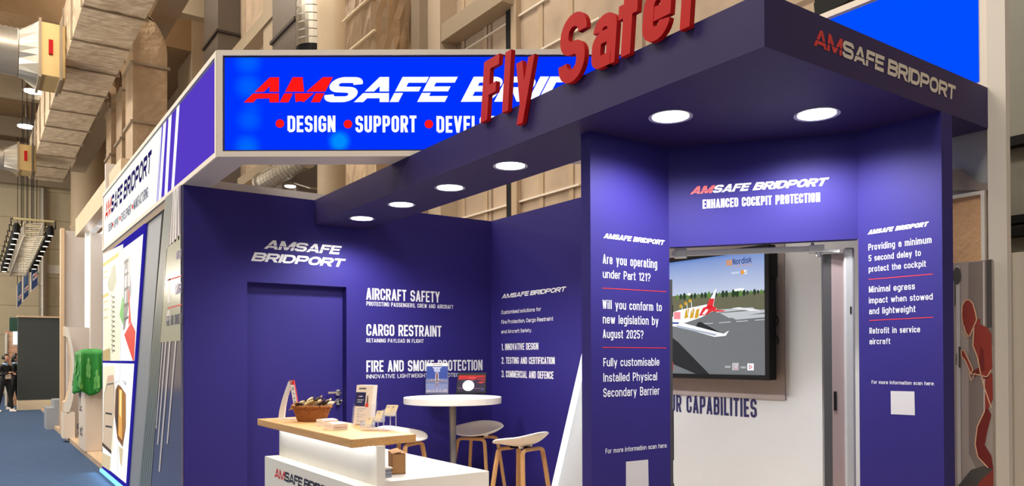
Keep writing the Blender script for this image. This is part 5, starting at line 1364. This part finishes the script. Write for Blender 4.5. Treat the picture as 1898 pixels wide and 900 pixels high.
# window-like frame and step seen above the poster
t = thing('framed_pane', 'white framed pane with a painted warm glow above the poster', 'pane', (-2.1, YW - .03, zt_))
FQ = Fr((0, YW + .045, 0), (1, 0, 0)); a, c = FQ.px(1762, 480), FQ.px(1829, 353)
b = MB(); b.fbox(FQ, a[0] - .1, c[0], a[1] - .3, c[1], .0, .01, mat('painted_glow_pane', (214, 172, 130), .3, var=.16, scale=9, bump=.3, bscale=30)); b.build('pane', t)  # warm glow is put into the pane's colour, nothing shines behind it
b = MB(); b.fbox(FQ, a[0] - .1, c[0], c[1] - .02, c[1], .01, .03, WHITE); b.fbox(FQ, c[0] - .02, c[0], a[1] - .3, c[1] - .02, .01, .03, WHITE); b.build('frame', t)
b = MB(); FQ2 = FQ.off(.006); pts = [FQ2.px(*q) for q in ((1740, 313), (1783, 313), (1812, 339), (1836, 339), (1836, 352), (1740, 352))]
b.prism([FQ2.p(u, v, 0) for u, v in pts], FQ2.N * -.014, mat('taupe_board', (150, 138, 128), .6, var=.03)); tag(b.build('sloped_board'), 'taupe board with a sloping top edge above the framed pane', 'board')
# hall bits right of the post
t = thing('hall_door_frame', 'grey steel doors and bar in the background right of the white post', 'frame', (-2.0, 6.0, 0))
fh = Fr((0, 6.1, 0), (1, 0, 0)); qx = lambda x, y: fh.px(x, y)
b = MB(); a, c = qx(1860, 500), qx(1915, 500); b.fbox(fh, a[0], c[0], 0, 6, -.05, .05, mat('greenish_steel', (82, 84, 76), .5, .3, var=.08)); b.build('panel', t)
b = MB(); a, c = qx(1890, 500), qx(1899, 500); b.fbox(fh, a[0], c[0] + .3, 0, 6, -.05, .15, mat('grey_post_paint', (140, 138, 128), .5, .2, var=.06)); b.build('post', t)
b = MB()
for y in (275, 415, 438): a, c = qx(1866, y - 4), qx(1899, y + 6); b.fbox(fh, a[0], c[0] + .2, c[1], a[1], .15, .25, BLACK)
b.build('bar', t)
b = MB(); b.tube([fh.p(*qx(1872, 478), .5), fh.p(*qx(1882, 466), .5), fh.p(*qx(1893, 478), .5)], .03, CARDS, 8); b.build('hanger', t)
# dark strut above the right part of the sign
p, q = aty(1515, 22, 5.4), aty(1580, -12, 5.4); b = MB(); b.bar(p, q, .08, .12, BLACK); b.bar(p + (q - p) * .3 + Vector((0, 0, .2)), p + (q - p) * .31, .04, .2, BLACK); tag(b.build('roof_strut'), 'dark strut running up behind the right blue sign', 'strut')
# ================================================================== COUNTER
ct = thing('reception_counter', 'white reception counter with an oak worktop and glowing recess', 'counter', (-4.2, 1.9, ZP))
CX0, CX1, ZC = -5.0, -3.45, 1.19
b = MB(); b.prism([(CX0, 1.505, ZC - .042), (CX1, 1.485, ZC - .042), (CX1 - .05, 1.86, ZC - .042), (CX0, 1.86, ZC - .042)], (0, 0, .042), OAK); b.build('worktop', ct, bevel=.003)
b = MB(); b.box(-4.9, -3.445, 1.615, 1.66, .955, ZC - .042, WHITE); b.build('upper_panel', ct)
b = MB(); b.box(-4.925, -3.40, 1.53, 1.615, ZP, .955, WHITE); b.build('front_body', ct)
b = MB(); b.box(-4.88, -3.53, 1.66, 2.325, ZP, .955, WHITE); b.build('desk', ct)
b = MB(); b.box(-4.88, -3.47, 1.60, 1.613, ZC - .056, ZC - .0425, LED_SOFT); b.build('led_strip', ct)
lamp('counter_glow', 'AREA', (-4.17, 1.575, ZC - .05), 1.1, (1, 1, .99), target=(-4.17, 1.60, .95), size=1.42, size_y=.05)
d = Decal(Fr((0, 1.53, 0), (1, 0, 0)))
d.caps(LOGO(DARK_PRINT, DARK_PRINT, RED_PRINT), (509.3, 883), (638, 934.5), 866, t=.22, gap=.07, shear=.18, spc=.36)
d.make('lettering', ct)

# basket
bk = (-4.72, 1.72, ZC)
p0 = atz(578, 780, ZC); bk = (p0.x, max(p0.y, 1.66), ZC)
sc = (bk[0] ** 2 + bk[1] ** 2) ** .5
def wob(i, a): return .0035 * math.cos(22 * a + math.pi * i)
t = thing('wicker_basket', 'oval brown wicker basket on the oak worktop full of wrapped bars', 'basket', bk)
b = MB()
rows = 16; Hh = .088
pr = [(.085, 0.0005)] + [(.088 + .034 * (i / rows), .004 + Hh * i / rows) for i in range(rows + 1)]
pr += [(.112 - .034 * (i / rows), .004 + Hh * (1 - i / rows)) for i in range(1, rows)] + [(.07, .01)]
ang = math.atan2(.575, .818)
def ovl(mb, i0):
    for i in range(i0, len(mb.v)):
        x, y, z = mb.v[i]; dx, dy = x - bk[0], y - bk[1]
        # long side across the line of sight
        ux, uy = .575, .818
        a_ = dx * ux + dy * uy; c_ = -dx * uy + dy * ux
        mb.v[i] = (bk[0] + a_ * .98 * ux - c_ * .68 * uy, bk[1] + a_ * .98 * uy + c_ * .68 * ux, z)
b.lathe(bk, pr, WICKER, 88, wob=wob); ovl(b, 0); b.build('basket_body', t)
b = MB(); n = 64
for ph in (0, math.pi):
    b.tube([(bk[0] + (.123 + .004 * math.cos(16 * q + ph)) * math.cos(q), bk[1] + (.123 + .004 * math.cos(16 * q + ph)) * math.sin(q), bk[2] + Hh + .004 + .005 * math.sin(16 * q + ph)) for q in [2 * math.pi * i / n for i in range(n)]], .006, WICKER, 7, closed=True)
ovl(b, 0); b.build('rim', t)
WR = [mat('gold_wrapper', (206, 176, 120), .3, .35, var=.3, scale=40, bump=.6, bscale=60), mat('dark_wrapper', (62, 44, 36), .35, .2, var=.4, scale=40, bump=.6, bscale=60), mat('cream_wrapper', (226, 206, 164), .35, .1, var=.25, scale=50, bump=.5)]
def bar_mesh(mats):
    t = thing('wrapped_bar', 'crinkled wrapped snack bar heaped in the wicker basket', 'snack bar', group='wrapped bars in the basket')
    b = MB()
    def fn(u, v):
        a = 2 * math.pi * v; f = 1 - (abs(u - .5) * 2) ** 6
        return Vector(((u - .5) * .1, .018 * math.cos(a) * (.55 + .45 * f), .012 * math.sin(a) * (.12 + .88 * f)))
    b.grid(fn, 14, 10, mats[0]); b.build('wrapper', t, local=True)
    b = MB()
    for s in (-1, 1): b.box(s * .05, s * .062, -.018, .018, -.0015, .0015, mats[1])
    b.build('crimp_end', t, local=True)
    return t
protos = [bar_mesh((WR[0], WR[1])), bar_mesh((WR[1], WR[0])), bar_mesh((WR[2], WR[1]))]
rnd = random.Random(4)
ux, uy = .575, .818
k = 0
for a_, c_, z_, rz, tl in ((-.088, 0, .1, .4, -.5), (-.06, -.03, .104, 1.2, .2), (-.035, .02, .115, .2, -.7), (-.01, -.035, .106, -.3, -.5), (.01, .01, .118, .5, -.6), (.03, -.025, .108, -.1, -.55), (.055, .02, .106, .9, .3), (.07, -.02, .108, .1, -.5), (.09, .005, .1, .3, -.35),
                           (-.07, .03, .085, .3, .1), (.0, 0, .08, 1.5, 0), (.05, 0, .082, .7, .1), (-.04, 0, .08, .2, .1)):
    pr_ = protos[k % 3]; o = pr_ if k < 3 else copy_thing(pr_)
    o.location = (bk[0] + a_ * ux - c_ * uy, bk[1] + a_ * uy + c_ * ux, bk[2] + z_)
    o.rotation_euler = (rnd.uniform(-.5, .5), tl, math.atan2(uy, ux) + rz)
    col_ = ('gold', 'dark', 'cream')[(k % 3)]
    o['label'] = ('%s wrapped snack bar, %s from the left along the top of the basket heap' % (col_, ORD[k])) if k < 9 else ('%s wrapped snack bar, %s from the left low in the basket heap' % (col_, ('first', 'third', 'fourth', 'second')[k - 9]))
    k += 1
# arched label stand: curved leg, straight label face, flat foot
fv = Fr(atz(545, 777, ZC) + Vector((0, .02, 0)), (ux, uy, 0))
q0 = fv.o
t = thing('label_stand', 'white A-shaped display stand with red top edge and white lettered face on the counter', 'stand', tuple(q0))
pa = [fv.px(*q) for q in ((517, 776), (519, 760), (524, 740), (530, 722), (536, 706), (543.5, 704))]
pi = [fv.px(*q) for q in ((538, 719), (533, 735), (529, 755), (527, 776))]
dp = Vector((-uy, ux, 0))
pa = [(u, max(v, 0.0)) for u, v in pa]; pi = [(u, max(v, 0.0)) for u, v in pi]
b = MB(); b.prism([fv.p(u, v, .016) for u, v in pa + pi], fv.N * -.032, PLASTIC_W); b.build('curved_leg', t)
b = MB(); f0 = fv.px(517, 776)[0]; f1 = fv.px(562, 770)[0]; b.prism([fv.p(f0, 0, .03), fv.p(f1, 0, .03), fv.p(f1, .007, .03), fv.p(f0, .007, .03)], fv.N * -.046, PLASTIC_W); b.build('foot', t)
top, bot = fv.px(544, 704), fv.px(556, 764); wl_ = .028
A0, A1 = fv.p(top[0] - .022, top[1], .016), fv.p(bot[0] - .022, 0.007, .016)
b = MB(); b.prism([A0, A0 + fv.U * wl_, A1 + fv.U * wl_, A1], fv.N * -.02, RED_PRINT); b.build('red_face', t)
b = MB(); fl = Fr(A0 + fv.N * .0015, (A1 - A0).normalized(), fv.U); ll = (A1 - A0).length
b.poly([A0 + fv.N * .001 + (A1 - A0) * .12 + fv.U * .001, A0 + fv.N * .001 + (A1 - A0) * .12 + fv.U * (wl_ - .0015), A1 + fv.N * .001 + fv.U * (wl_ - .0015), A1 + fv.N * .001 + fv.U * .001], WHITE_PRINT)
for f0_, f1_ in ((.18, .26), (.33, .36), (.45, .49), (.54, .82)): b.poly([A0 + fv.N * .002 + (A1 - A0) * f + fv.U * (wl_ * g_) for f, g_ in ((f0_, .3), (f1_, .3), (f1_, .68), (f0_, .68))], GREYPAPER)
b.build('label', t, recalc=False)

# leaflet piles
def pile(px, py, label, w=.12, dpt=.08, n=9):
    c = atz(px, py, ZC); t = thing('leaflet_pile', label, 'leaflets', tuple(c), group='leaflet piles on the counter')
    rz = math.radians(4)
    for i in range(2):
        b = MB()
        def fn(u, v, i=i):
            h = .016 + .011 * i
            z = .0165 * i + (h * .6 + .010 * math.sin(math.pi * min(1, u * 1.35)) ) * (1 if v > 0 else 0)
            return Vector(((u - .5) * w + .002 * i, 0, z))
        prof = [(-w / 2, .0)] + [(-w / 2 + w * k / 12, .021 + .007 * math.sin(math.pi * k / 12 * .9 + .35)) for k in range(13)] + [(w / 2, 0)]
        prof = [(x, z * .8 + .0172 * i if z > 0 else .0172 * i) for x, z in prof]
        b.prism([(x + .003 * i, -dpt / 2, z) for x, z in prof], (0, dpt, 0), PAPER, mat('paper_edges', (214, 198, 184), .8, var=.2, scale=180) if 'paper_edges' not in MATS else MATS['paper_edges']); b.build('leaflets', t, local=True)
    t.rotation_euler = (0, 0, rz)
    return t
pile(606, 788, 'bowed pile of white leaflets nearer the basket on the counter', .105, .085)
pile(622, 795, 'bowed pile of white leaflets in front, nearer the clear card holder', .115, .085)

# brochure holder
fh2 = Fr(atz(660, 788, ZC) + Vector((-.02, .05, 0)), (.86, .51, 0))
bo = fh2.o
t = thing('brochure_holder', 'clear acrylic holder standing behind the leaflets on the counter', 'holder', tuple(bo))
lean = .16
def bp(u, v, n): return fh2.p(u, v, n - v * lean)
hw = .064
b = MB()
def slab(u0, u1, v0, v1, n0, n1, m): b.prism([bp(u0, v0, n1), bp(u1, v0, n1), bp(u1, v1, n1), bp(u0, v1, n1)], (bp(u0, v0, n0) - bp(u0, v0, n1)), m)
slab(-hw, hw, .0, .135, -.035, -.033, ACRYLIC); b.build('back_plate', t); b = MB(); slab(-hw, hw, .0, .105, .02, .022, ACRYLIC); slab(-hw, -hw + .002, 0, .12, -.033, .02, ACRYLIC); slab(hw - .002, hw, 0, .12, -.033, .02, ACRYLIC); slab(-hw, hw, 0.0, .003, -.033, .02, ACRYLIC)
b.build('pocket', t)
t = thing('brochure_pack', 'pack of tall white and navy brochures in the clear holder on the counter', 'brochures', tuple(bp(0, .004, 0)))
b = MB(); slab(-hw + .005, hw - .005, .004, .23, -.03, .012, PAPER); b.build('sheets', t)
b = MB(); fb = Fr(bp(0, .004, .0125), fh2.U, (bp(0, 1, 0) - bp(0, 0, 0))); P_ = Decal(fb, .0006)
hw2 = hw - .005
P_.P([(-hw2, .105), (.012, .105), (.012, .187), (-hw2, .187)], NAVY_PRINT); P_.P([(.02, .112), (.034, .106), (.032, .135), (.028, .17), (.022, .168)], mat('buckle_grey', (90, 84, 88), .5)); P_.P([(.014, .102), (.036, .1), (.036, .118), (.026, .13), (.018, .12)], RED_PRINT, 1)
P_.caps(LOGO(DARK_PRINT, DARK_PRINT), (-.04, .205), (.012, .205), .008, t=.22, gap=.05, shear=.3, uv=True)
P_.caps(LOGO(LAV, LAV, RED_PRINT), (-.04, .16), (-.008, .16), .006, t=.22, gap=.05, shear=.3, uv=True); P_.P([(-.044, .139), (.0, .139), (.0, .146), (-.044, .146)], GREYPAPER, 1); P_.P([(-.044, .126), (-.008, .126), (-.008, .133), (-.044, .133)], GREYPAPER, 1)
for k in range(7): P_.P([(-.04, .09 - k * .012), (.02 - .02 * (k % 3), .09 - k * .012), (.02 - .02 * (k % 3), .0925 - k * .012), (-.04, .0925 - k * .012)], GREYPAPER)
P_.P([(-.035 + .03, .008), (.0, .008), (.0, .018), (-.005, .018)], NAVY_PRINT)
P_.make('cover', t)

# three-tier card holder
ACRYL_EDGE = mat('acrylic_pocket', (214, 222, 238), .08, var=.01, alpha=.24, spec=.6)
fc = Fr(atz(697, 797, ZC) + Vector((0.0, .0, 0)), (.8, .6, 0)); co_ = fc.o
t = thing('card_holder', 'clear acrylic three-tier business card holder at the right end of the counter', 'card holder', tuple(co_))
b = MB(); b.fbox(fc, -.075, .085, 0, .004, -.09, .03, ACRYL_EDGE); b.build('base', t)
tiers = [(-.045, .012, .012), (-.008, .042, -.03), (.04, .072, -.07)]
for (u, v, n) in tiers:
    b = MB(); w = .036; hh = .038
    b.fbox(fc, u - w, u + w, v, v + .002, n - .02, n + .016, ACRYL_EDGE); b.fbox(fc, u - w, u + w, v, v + hh * .6, n + .014, n + .016, ACRYL_EDGE); b.fbox(fc, u - w, u + w, v, v + hh, n - .02, n - .018, ACRYL_EDGE)
    b.fbox(fc, u - w, u - w + .002, v, v + hh * .9, n - .018, n + .014, ACRYL_EDGE); b.fbox(fc, u + w - .002, u + w, v, v + hh * .9, n - .018, n + .014, ACRYL_EDGE)
    b.build('pocket', t)
b = MB()
EDGEA = mat('acrylic_edge', (214, 220, 232), .15, alpha=.55, var=.02)
for q in (((.076, .004, -.085), (.076, .1, -.085)), ((.076, .1, -.085), (.05, .1, -.085)), ((.05, .004, -.07), (.05, .07, -.07)), ((-.004, .004, -.03), (-.004, .042, -.03)), ((.03, .004, -.03), (.03, .042, -.03))):
    b.bar(fc.p(*q[0]), fc.p(*q[1]), .0035, .0035, EDGEA)
b.build('riser', t)
def cards(u, v, n, lab, rows=1, ln=.055):
    q = fc.p(u, v + .003, n); t = thing('business_cards', lab, 'cards', tuple(q), group='business cards in the clear holder')
    b = MB(); o0 = fc.p(u - .019, v + .003, n - .004); s = (fc.V * ln + fc.N * -.016 + fc.U * .012)
    b.prism([o0, o0 + fc.U * .034, o0 + fc.U * .034 + s, o0 + s], fc.N * .012 + fc.V * .003, CARDS); b.build('stack', t)
    b = MB(); nn = fc.N * .0126 + fc.V * .0032
    for k in range(2): a = o0 + nn + s * (.82 - k * .1) + fc.U * .006; b.poly([a, a + fc.U * .016, a + fc.U * .016 + s * .04, a + s * .04], GREYPAPER)
    b.build('print', t, recalc=False)
cards(-.045, .012, .008, 'cream business cards in the lowest pocket of the clear holder')
cards(-.008, .042, -.034, 'cream business cards in the middle pocket of the clear holder')
cards(.03, .072, -.074, 'taller cream business cards, left stack in the top pocket of the holder'); cards(.058, .072, -.078, 'cream business cards, right stack in the top pocket of the holder')

# carton and papers on the low desk
zc = .955
c = atz(722, 870, zc); c2 = atz(750, 877, zc)
fx = Fr(atz(727, 879, zc), (.32, .95, 0))
t = thing('cardboard_box', 'open brown cardboard box on the white desk behind the counter', 'box', tuple(fx.o))
b = MB(); S_ = .13; H_ = .105; th_ = .004
S_ = .17; H_ = .108
b.fbox(fx, 0, .072, 0, H_, -.004, 0, CARD); b.fbox(fx, 0, .072, 0, H_, -S_, -S_ + .004, CARD); b.fbox(fx, 0, .004, 0, H_, -S_, 0, CARD); b.fbox(fx, .068, .072, 0, H_, -S_, 0, CARD); b.fbox(fx, 0, .072, 0, .004, -S_, 0, CARD); b.build('carton', t)
b = MB(); b.prism([fx.p(0, H_, 0), fx.p(0, H_, -S_), fx.p(.05, H_ + .012, -S_), fx.p(.05, H_ + .012, 0)], fx.V * .003, CARD); b.prism([fx.p(.072, H_, 0), fx.p(.072, H_, -S_), fx.p(.03, H_ + .006, -S_), fx.p(.03, H_ + .006, 0)], fx.V * .003, CARD); b.build('flap', t)
p_ = atz(727, 884, zc); t = thing('paper_stack', 'stack of grey brochures beside the cardboard box', 'papers', tuple(p_))
rnd = random.Random(9)
for i in range(7):
    b = MB(); dx = rnd.uniform(-.004, .004)
    b.box(p_.x - .17 + dx, p_.x - .005 + dx, p_.y - .075, p_.y + .0 + dx, zc + i * .0075 + .0002, zc + (i + 1) * .0075 - .0006, GREYPAPER if i < 6 else PAPER); b.build('brochure', t)

# ================================================================== TABLE AND STOOLS
TX, TY, TZ = -6.063, 3.599, 1.22
t = thing('bar_table', 'round white bar table on a steel column in the corner', 'table', (TX, TY, ZP))
b = MB(); b.lathe((TX, TY, TZ - .058), [(.445, 0), (.447, .003), (.447, .055), (.444, .058)], PLASTIC_W, 72); b.build('table_top', t)
b = MB(); b.lathe((TX, TY, ZP), [(.031, .02), (.031, TZ - .06 - ZP)], STEELB, 28); b.build('pole', t, smooth=True)
b = MB(); b.lathe((TX, TY, ZP), [(.28, 0), (.28, .008), (.05, .022)], STEEL, 48); b.build('base', t)
b = MB(); b.lathe((TX, TY, TZ - .07), [(.09, 0), (.09, .01)], STEEL, 32); b.build('top_flange', t)
# brochure stand on the table
f1 = Fr(atz(810, 729, TZ), (.62, .785, 0)); o1 = f1.o
t = thing('table_brochure_holder', 'clear acrylic holder on the round table, left of the tablet', 'holder', tuple(o1))
lean = .1; fh2_, bp_ = f1, None
def bp2(u, v, n): return f1.p(u, v, n - v * lean)
def slab2(b, u0, u1, v0, v1, n0, n1, m): b.prism([bp2(u0, v0, n1), bp2(u1, v0, n1), bp2(u1, v1, n1), bp2(u0, v1, n1)], (bp2(u0, v0, n0) - bp2(u0, v0, n1)), m)
hw = .113
b = MB(); slab2(b, -hw, hw, 0, .2, -.03, -.028, ACRYLIC); b.build('back_plate', t); b = MB(); slab2(b, -hw, hw, 0, .15, .02, .022, ACRYLIC); slab2(b, -hw, -hw + .003, 0, .17, -.028, .02, ACRYLIC); slab2(b, hw - .003, hw, 0, .17, -.028, .02, ACRYLIC); slab2(b, -hw, hw, 0, .003, -.028, .02, ACRYLIC); b.build('pocket', t)
t = thing('table_brochures', 'blue brochures with an airliner seen from below, on the round table', 'brochures', tuple(bp2(0, .004, 0)))
b = MB(); slab2(b, -hw + .006, hw - .006, .004, .305, -.024, .012, PAPER); b.build('sheets', t)
fb = Fr(bp2(0, .004, .0125), f1.U, (bp2(0, 1, 0) - bp2(0, 0, 0))); P_ = Decal(fb, .0008)
q = hw - .006
SKB = mat('cover_blue', (40, 62, 134), .4, var=.18, scale=9); SKL = mat('cover_dusk', (90, 102, 156), .4, var=.14, scale=14); SKW = mat('cover_cloud', (156, 142, 160), .4, var=.1); JET = mat('jet_brown', (108, 70, 62), .4)
P_.P([(-q, .0), (q, 0), (q, .272), (-q, .272)], SKB); P_.P([(-q, .012), (q, .012), (q, .09), (-q, .1)], SKL, 1); P_.P([(-q, .012), (q, .012), (q, .04), (.0, .05), (-q, .028)], SKW, 2); P_.P([(-q, 0), (q, 0), (q, .012), (-q, .012)], NAVY_PRINT, 2)
P_.caps(LOGO(NAVY_PRINT, NAVY_PRINT, RED_PRINT), (-.05, .283), (.055, .283), .008, t=.22, gap=.05, shear=.3, uv=True)
for s, a_, z_ in (('MAINTENANCE', .045, .252), ('REPAIR', .03, .24), ('OVERHAUL', .034, .227), ('SPARES', .028, .214)): P_.caps([(s, LAV, False)], (-a_, z_), (a_, z_), .0105, t=.2, gap=.06, uv=True, lay=3)
fus = [(-.011, .1), (.011, .1), (.012, .185), (.009, .2), (0, .206), (-.009, .2), (-.012, .185)]
P_.P([(x * 1.35, y + .003) for x, y in fus], LAV, 3); P_.P(fus, JET, 4)
P_.P([(-.103, .118), (-.1, .122), (-.012, .135), (.012, .135), (.1, .122), (.103, .118), (.012, .117), (-.012, .117)], JET, 4); P_.P([(-.1, .121), (.1, .121), (.1, .124), (.012, .138), (-.012, .138), (-.1, .124)], CREAM_PRINT, 3)
P_.P([(-.009, .1), (.009, .1), (.006, .07), (-.006, .07)], JET, 4); P_.P([(-.034, .074), (.034, .074), (.034, .077), (-.034, .077)], JET, 5)
for x in (-.072, -.036, .036, .072): P_.disc((x, .132 - abs(x) * .12), .007, .009, JET, 5, 12)
for x in (-.052, -.018, .018, .052): P_.disc((x, .035), .012, .012, SKL, 4, 14)
P_.make('cover', t)
# tablet in a folding stand
f2_ = Fr(atz(873, 729, TZ), (.66, .75, 0)); o2 = f2_.o
t = thing('tablet', 'dark framed tablet leaning on its stand on the round table, red sunset on screen', 'tablet', tuple(o2))
lean2 = .35
def tp(u, v, n): return f2_.p(u, v * math.cos(lean2), n - v * math.sin(lean2))
tw, thh = .152, .222
b = MB(); b.prism([tp(-tw, .005, 0), tp(tw, .005, 0), tp(tw - .006, thh, 0), tp(-tw + .006, thh, 0)], (tp(0, 0, -.012) - tp(0, 0, 0)), mat('tablet_case', (26, 26, 29), .6, spec=.2)); b.build('case', t, bevel=.004)
b = MB(); b.fbox(f2_, -tw, tw, 0, .012, -.02, .05, MATS['tablet_case']); b.prism([tp(-.06, thh * .8, -.012), tp(.06, thh * .8, -.012), f2_.p(.06, 0.001, -.15), f2_.p(-.06, 0.001, -.15)], f2_.N * -.004, MATS['tablet_case']); b.build('stand', t)
ft2 = Fr(tp(0, 0, .0015), f2_.U, tp(0, 1, 0) - tp(0, 0, 0)); P_ = Decal(ft2, .0006)
P_.P([(-tw + .004, .008), (tw - .004, .008), (tw - .009, thh - .003), (-tw + .009, thh - .003)], BLACK)
a_, z0, z1 = tw - .016, .022, .192
P_.P([(-a_, z0), (a_, z0), (a_ - .003, z1), (-a_ + .003, z1)], em('dusk_violet', (62, 48, 76), .55), 1)
P_.P([(-a_, .145), (-.06, .15), (.02, .143), (a_, .155), (a_ - .003, z1), (-a_ + .003, z1)], em('sunset_red', (204, 44, 46), .8), 2)
P_.P([(.02, .152), (a_, .12), (a_, .178), (.06, .172)], em('sunset_dark', (150, 44, 58), .7), 3); P_.P([(.05, .115), (.1, .108), (a_, .118), (.09, .122)], em('jet_red', (228, 70, 60), .9), 4); P_.P([(.1, .124), (a_ - .01, .142), (a_ - .01, .118)], em('sunset_dark', (150, 44, 58)), 4)
P_.P([(-a_, .05), (a_, .05), (a_, .058), (-a_, .064)], em('dusk_glow', (120, 92, 120), .7), 2); P_.P([(-.1, .135), (-.03, .142), (.04, .138), (-.03, .132)], em('cloud_grey', (150, 130, 140), .7), 3)
P_.disc((-.03, .082), .058, .054, mat('painted_lamp_reflection', (255, 255, 255), .3, var=0, emit=2.2), 6, 36); P_.P([(-.03, .162), (.04, .162), (.04, .168), (-.03, .168)], em('dusk_pink', (230, 120, 120), .8), 5); P_.P([(.1, .036), (.125, .036), (.125, .043), (.1, .043)], em('tab_blue', (70, 110, 200), .8), 5)  # white glowing disc paints a lamp's reflection onto the tablet screen
P_.make('screen', t)

# stools: bent wood legs, shell seat, steel footrest
SEAT_Z = .80
def make_stool(label):
    t = thing('bar_stool', label, 'stool', group='bar stools round the table')
    def seat(u, v):
        a = 2 * math.pi * u; r = v
        x = .235 * r * abs(math.cos(a)) ** .82 * (1 if math.cos(a) > 0 else -1)
        y = .205 * r * abs(math.sin(a)) ** .82 * (1 if math.sin(a) > 0 else -1)
        # +y is the back, raised; front lip rolls down a little, sides lifted a little
        z = SEAT_Z - .022 + .04 * r * r + .075 * max(0, y / .205) ** 2.2 * r + .035 * (abs(x) / .235) ** 3 * (.4 + .6 * min(1, max(0, (y + .14) / .18))) - .03 * max(0, -y / .205) ** 3
        return Vector((x, y, z))
    b = MB(); b.grid(seat, 48, 14, PLASTIC_W); o = b.build('seat', t, local=True, smooth=True); 
    md = o.modifiers.new('shell', 'SOLIDIFY'); md.thickness = .012; md.offset = -1
    bm = bmesh.new(); bm.from_mesh(o.data); bmesh.ops.remove_doubles(bm, verts=bm.verts, dist=1e-5); bm.to_mesh(o.data); bm.free()
    for sx in (-1, 1):
        for sy in (-1, 1):
            foot = Vector((sx * .225, sy * .2, .0)); kn = Vector((sx * .145, sy * .125, SEAT_Z - .075)); hub = Vector((sx * .0, sy * .105, SEAT_Z - .056))
            up_ = [foot.lerp(kn, i / 6) for i in range(6)]
            pth = up_ + [kn + Vector((-sx * .002, 0, -.012)), kn + Vector((-sx * .008, 0, .004)), kn + Vector((-sx * .02, -sy * .002, .014)), kn + Vector((-sx * .045, -sy * .006, .02)), hub]
            b = MB()
            i0 = len(b.v); kk = b.mi(OAK_LEG); W2_, D2_ = .021, .015
            for i, p in enumerate(pth):
                tg = (pth[min(i + 1, len(pth) - 1)] - pth[max(i - 1, 0)]).normalized()
                yv = Vector((0, 1, 0)); yv = (yv - tg * yv.dot(tg)).normalized(); xv = tg.cross(yv)
                for j in range(8):
                    a = math.pi / 4 * j + math.pi / 8; k_ = 1 / max(abs(math.cos(a)), abs(math.sin(a))) * .95
                    b.v.append(tuple(p + xv * math.cos(a) * D2_ * k_ + yv * math.sin(a) * W2_ * k_))
            for i in range(len(pth) - 1):
                for j in range(8):
                    j2 = (j + 1) % 8; b.f.append((i0 + i * 8 + j, i0 + i * 8 + j2, i0 + i * 8 + 8 + j2, i0 + i * 8 + 8 + j)); b.m.append(kk)
            b.f.append(tuple(i0 + j for j in range(7, -1, -1))); b.m.append(kk); e = i0 + (len(pth) - 1) * 8; b.f.append(tuple(e + j for j in range(8))); b.m.append(kk)
            b.build('leg', t, local=True, smooth=False)
    b = MB(); f_ = .33; zf = .25
    P = [Vector((sx * .2, sy * .177, zf)) for sx, sy in ((-1, -1), (1, -1), (1, 1), (-1, 1))]
    b.tube([P[0], P[1], P[2], P[3]], .008, STEEL, 8, closed=True); b.build('footrest', t, local=True)
    b = MB(); b.bar((0, -.1, SEAT_Z - .046), (0, .1, SEAT_Z - .046), .05, .02, BLACK); b.lathe((.06, .05, SEAT_Z - .046), [(.02, 0), (.024, .02)], PLASTIC_W, 14); b.lathe((-.06, .05, SEAT_Z - .046), [(.02, 0), (.024, .02)], PLASTIC_W, 14); b.build('seat_mount', t, local=True)
    return t
s = make_stool('white bar stool on oak legs, right behind the table column')
s.location = (-6.11, 3.9, ZP); s.rotation_euler = (0, 0, math.radians(28))
c = copy_thing(s, (-5.17, 3.72, ZP), math.radians(-72), 'white bar stool on oak legs nearest the glowing white wall edge')
c = copy_thing(s, (-6.1, 3.1, ZP), math.radians(120), 'white bar stool partly hidden behind the oak counter')
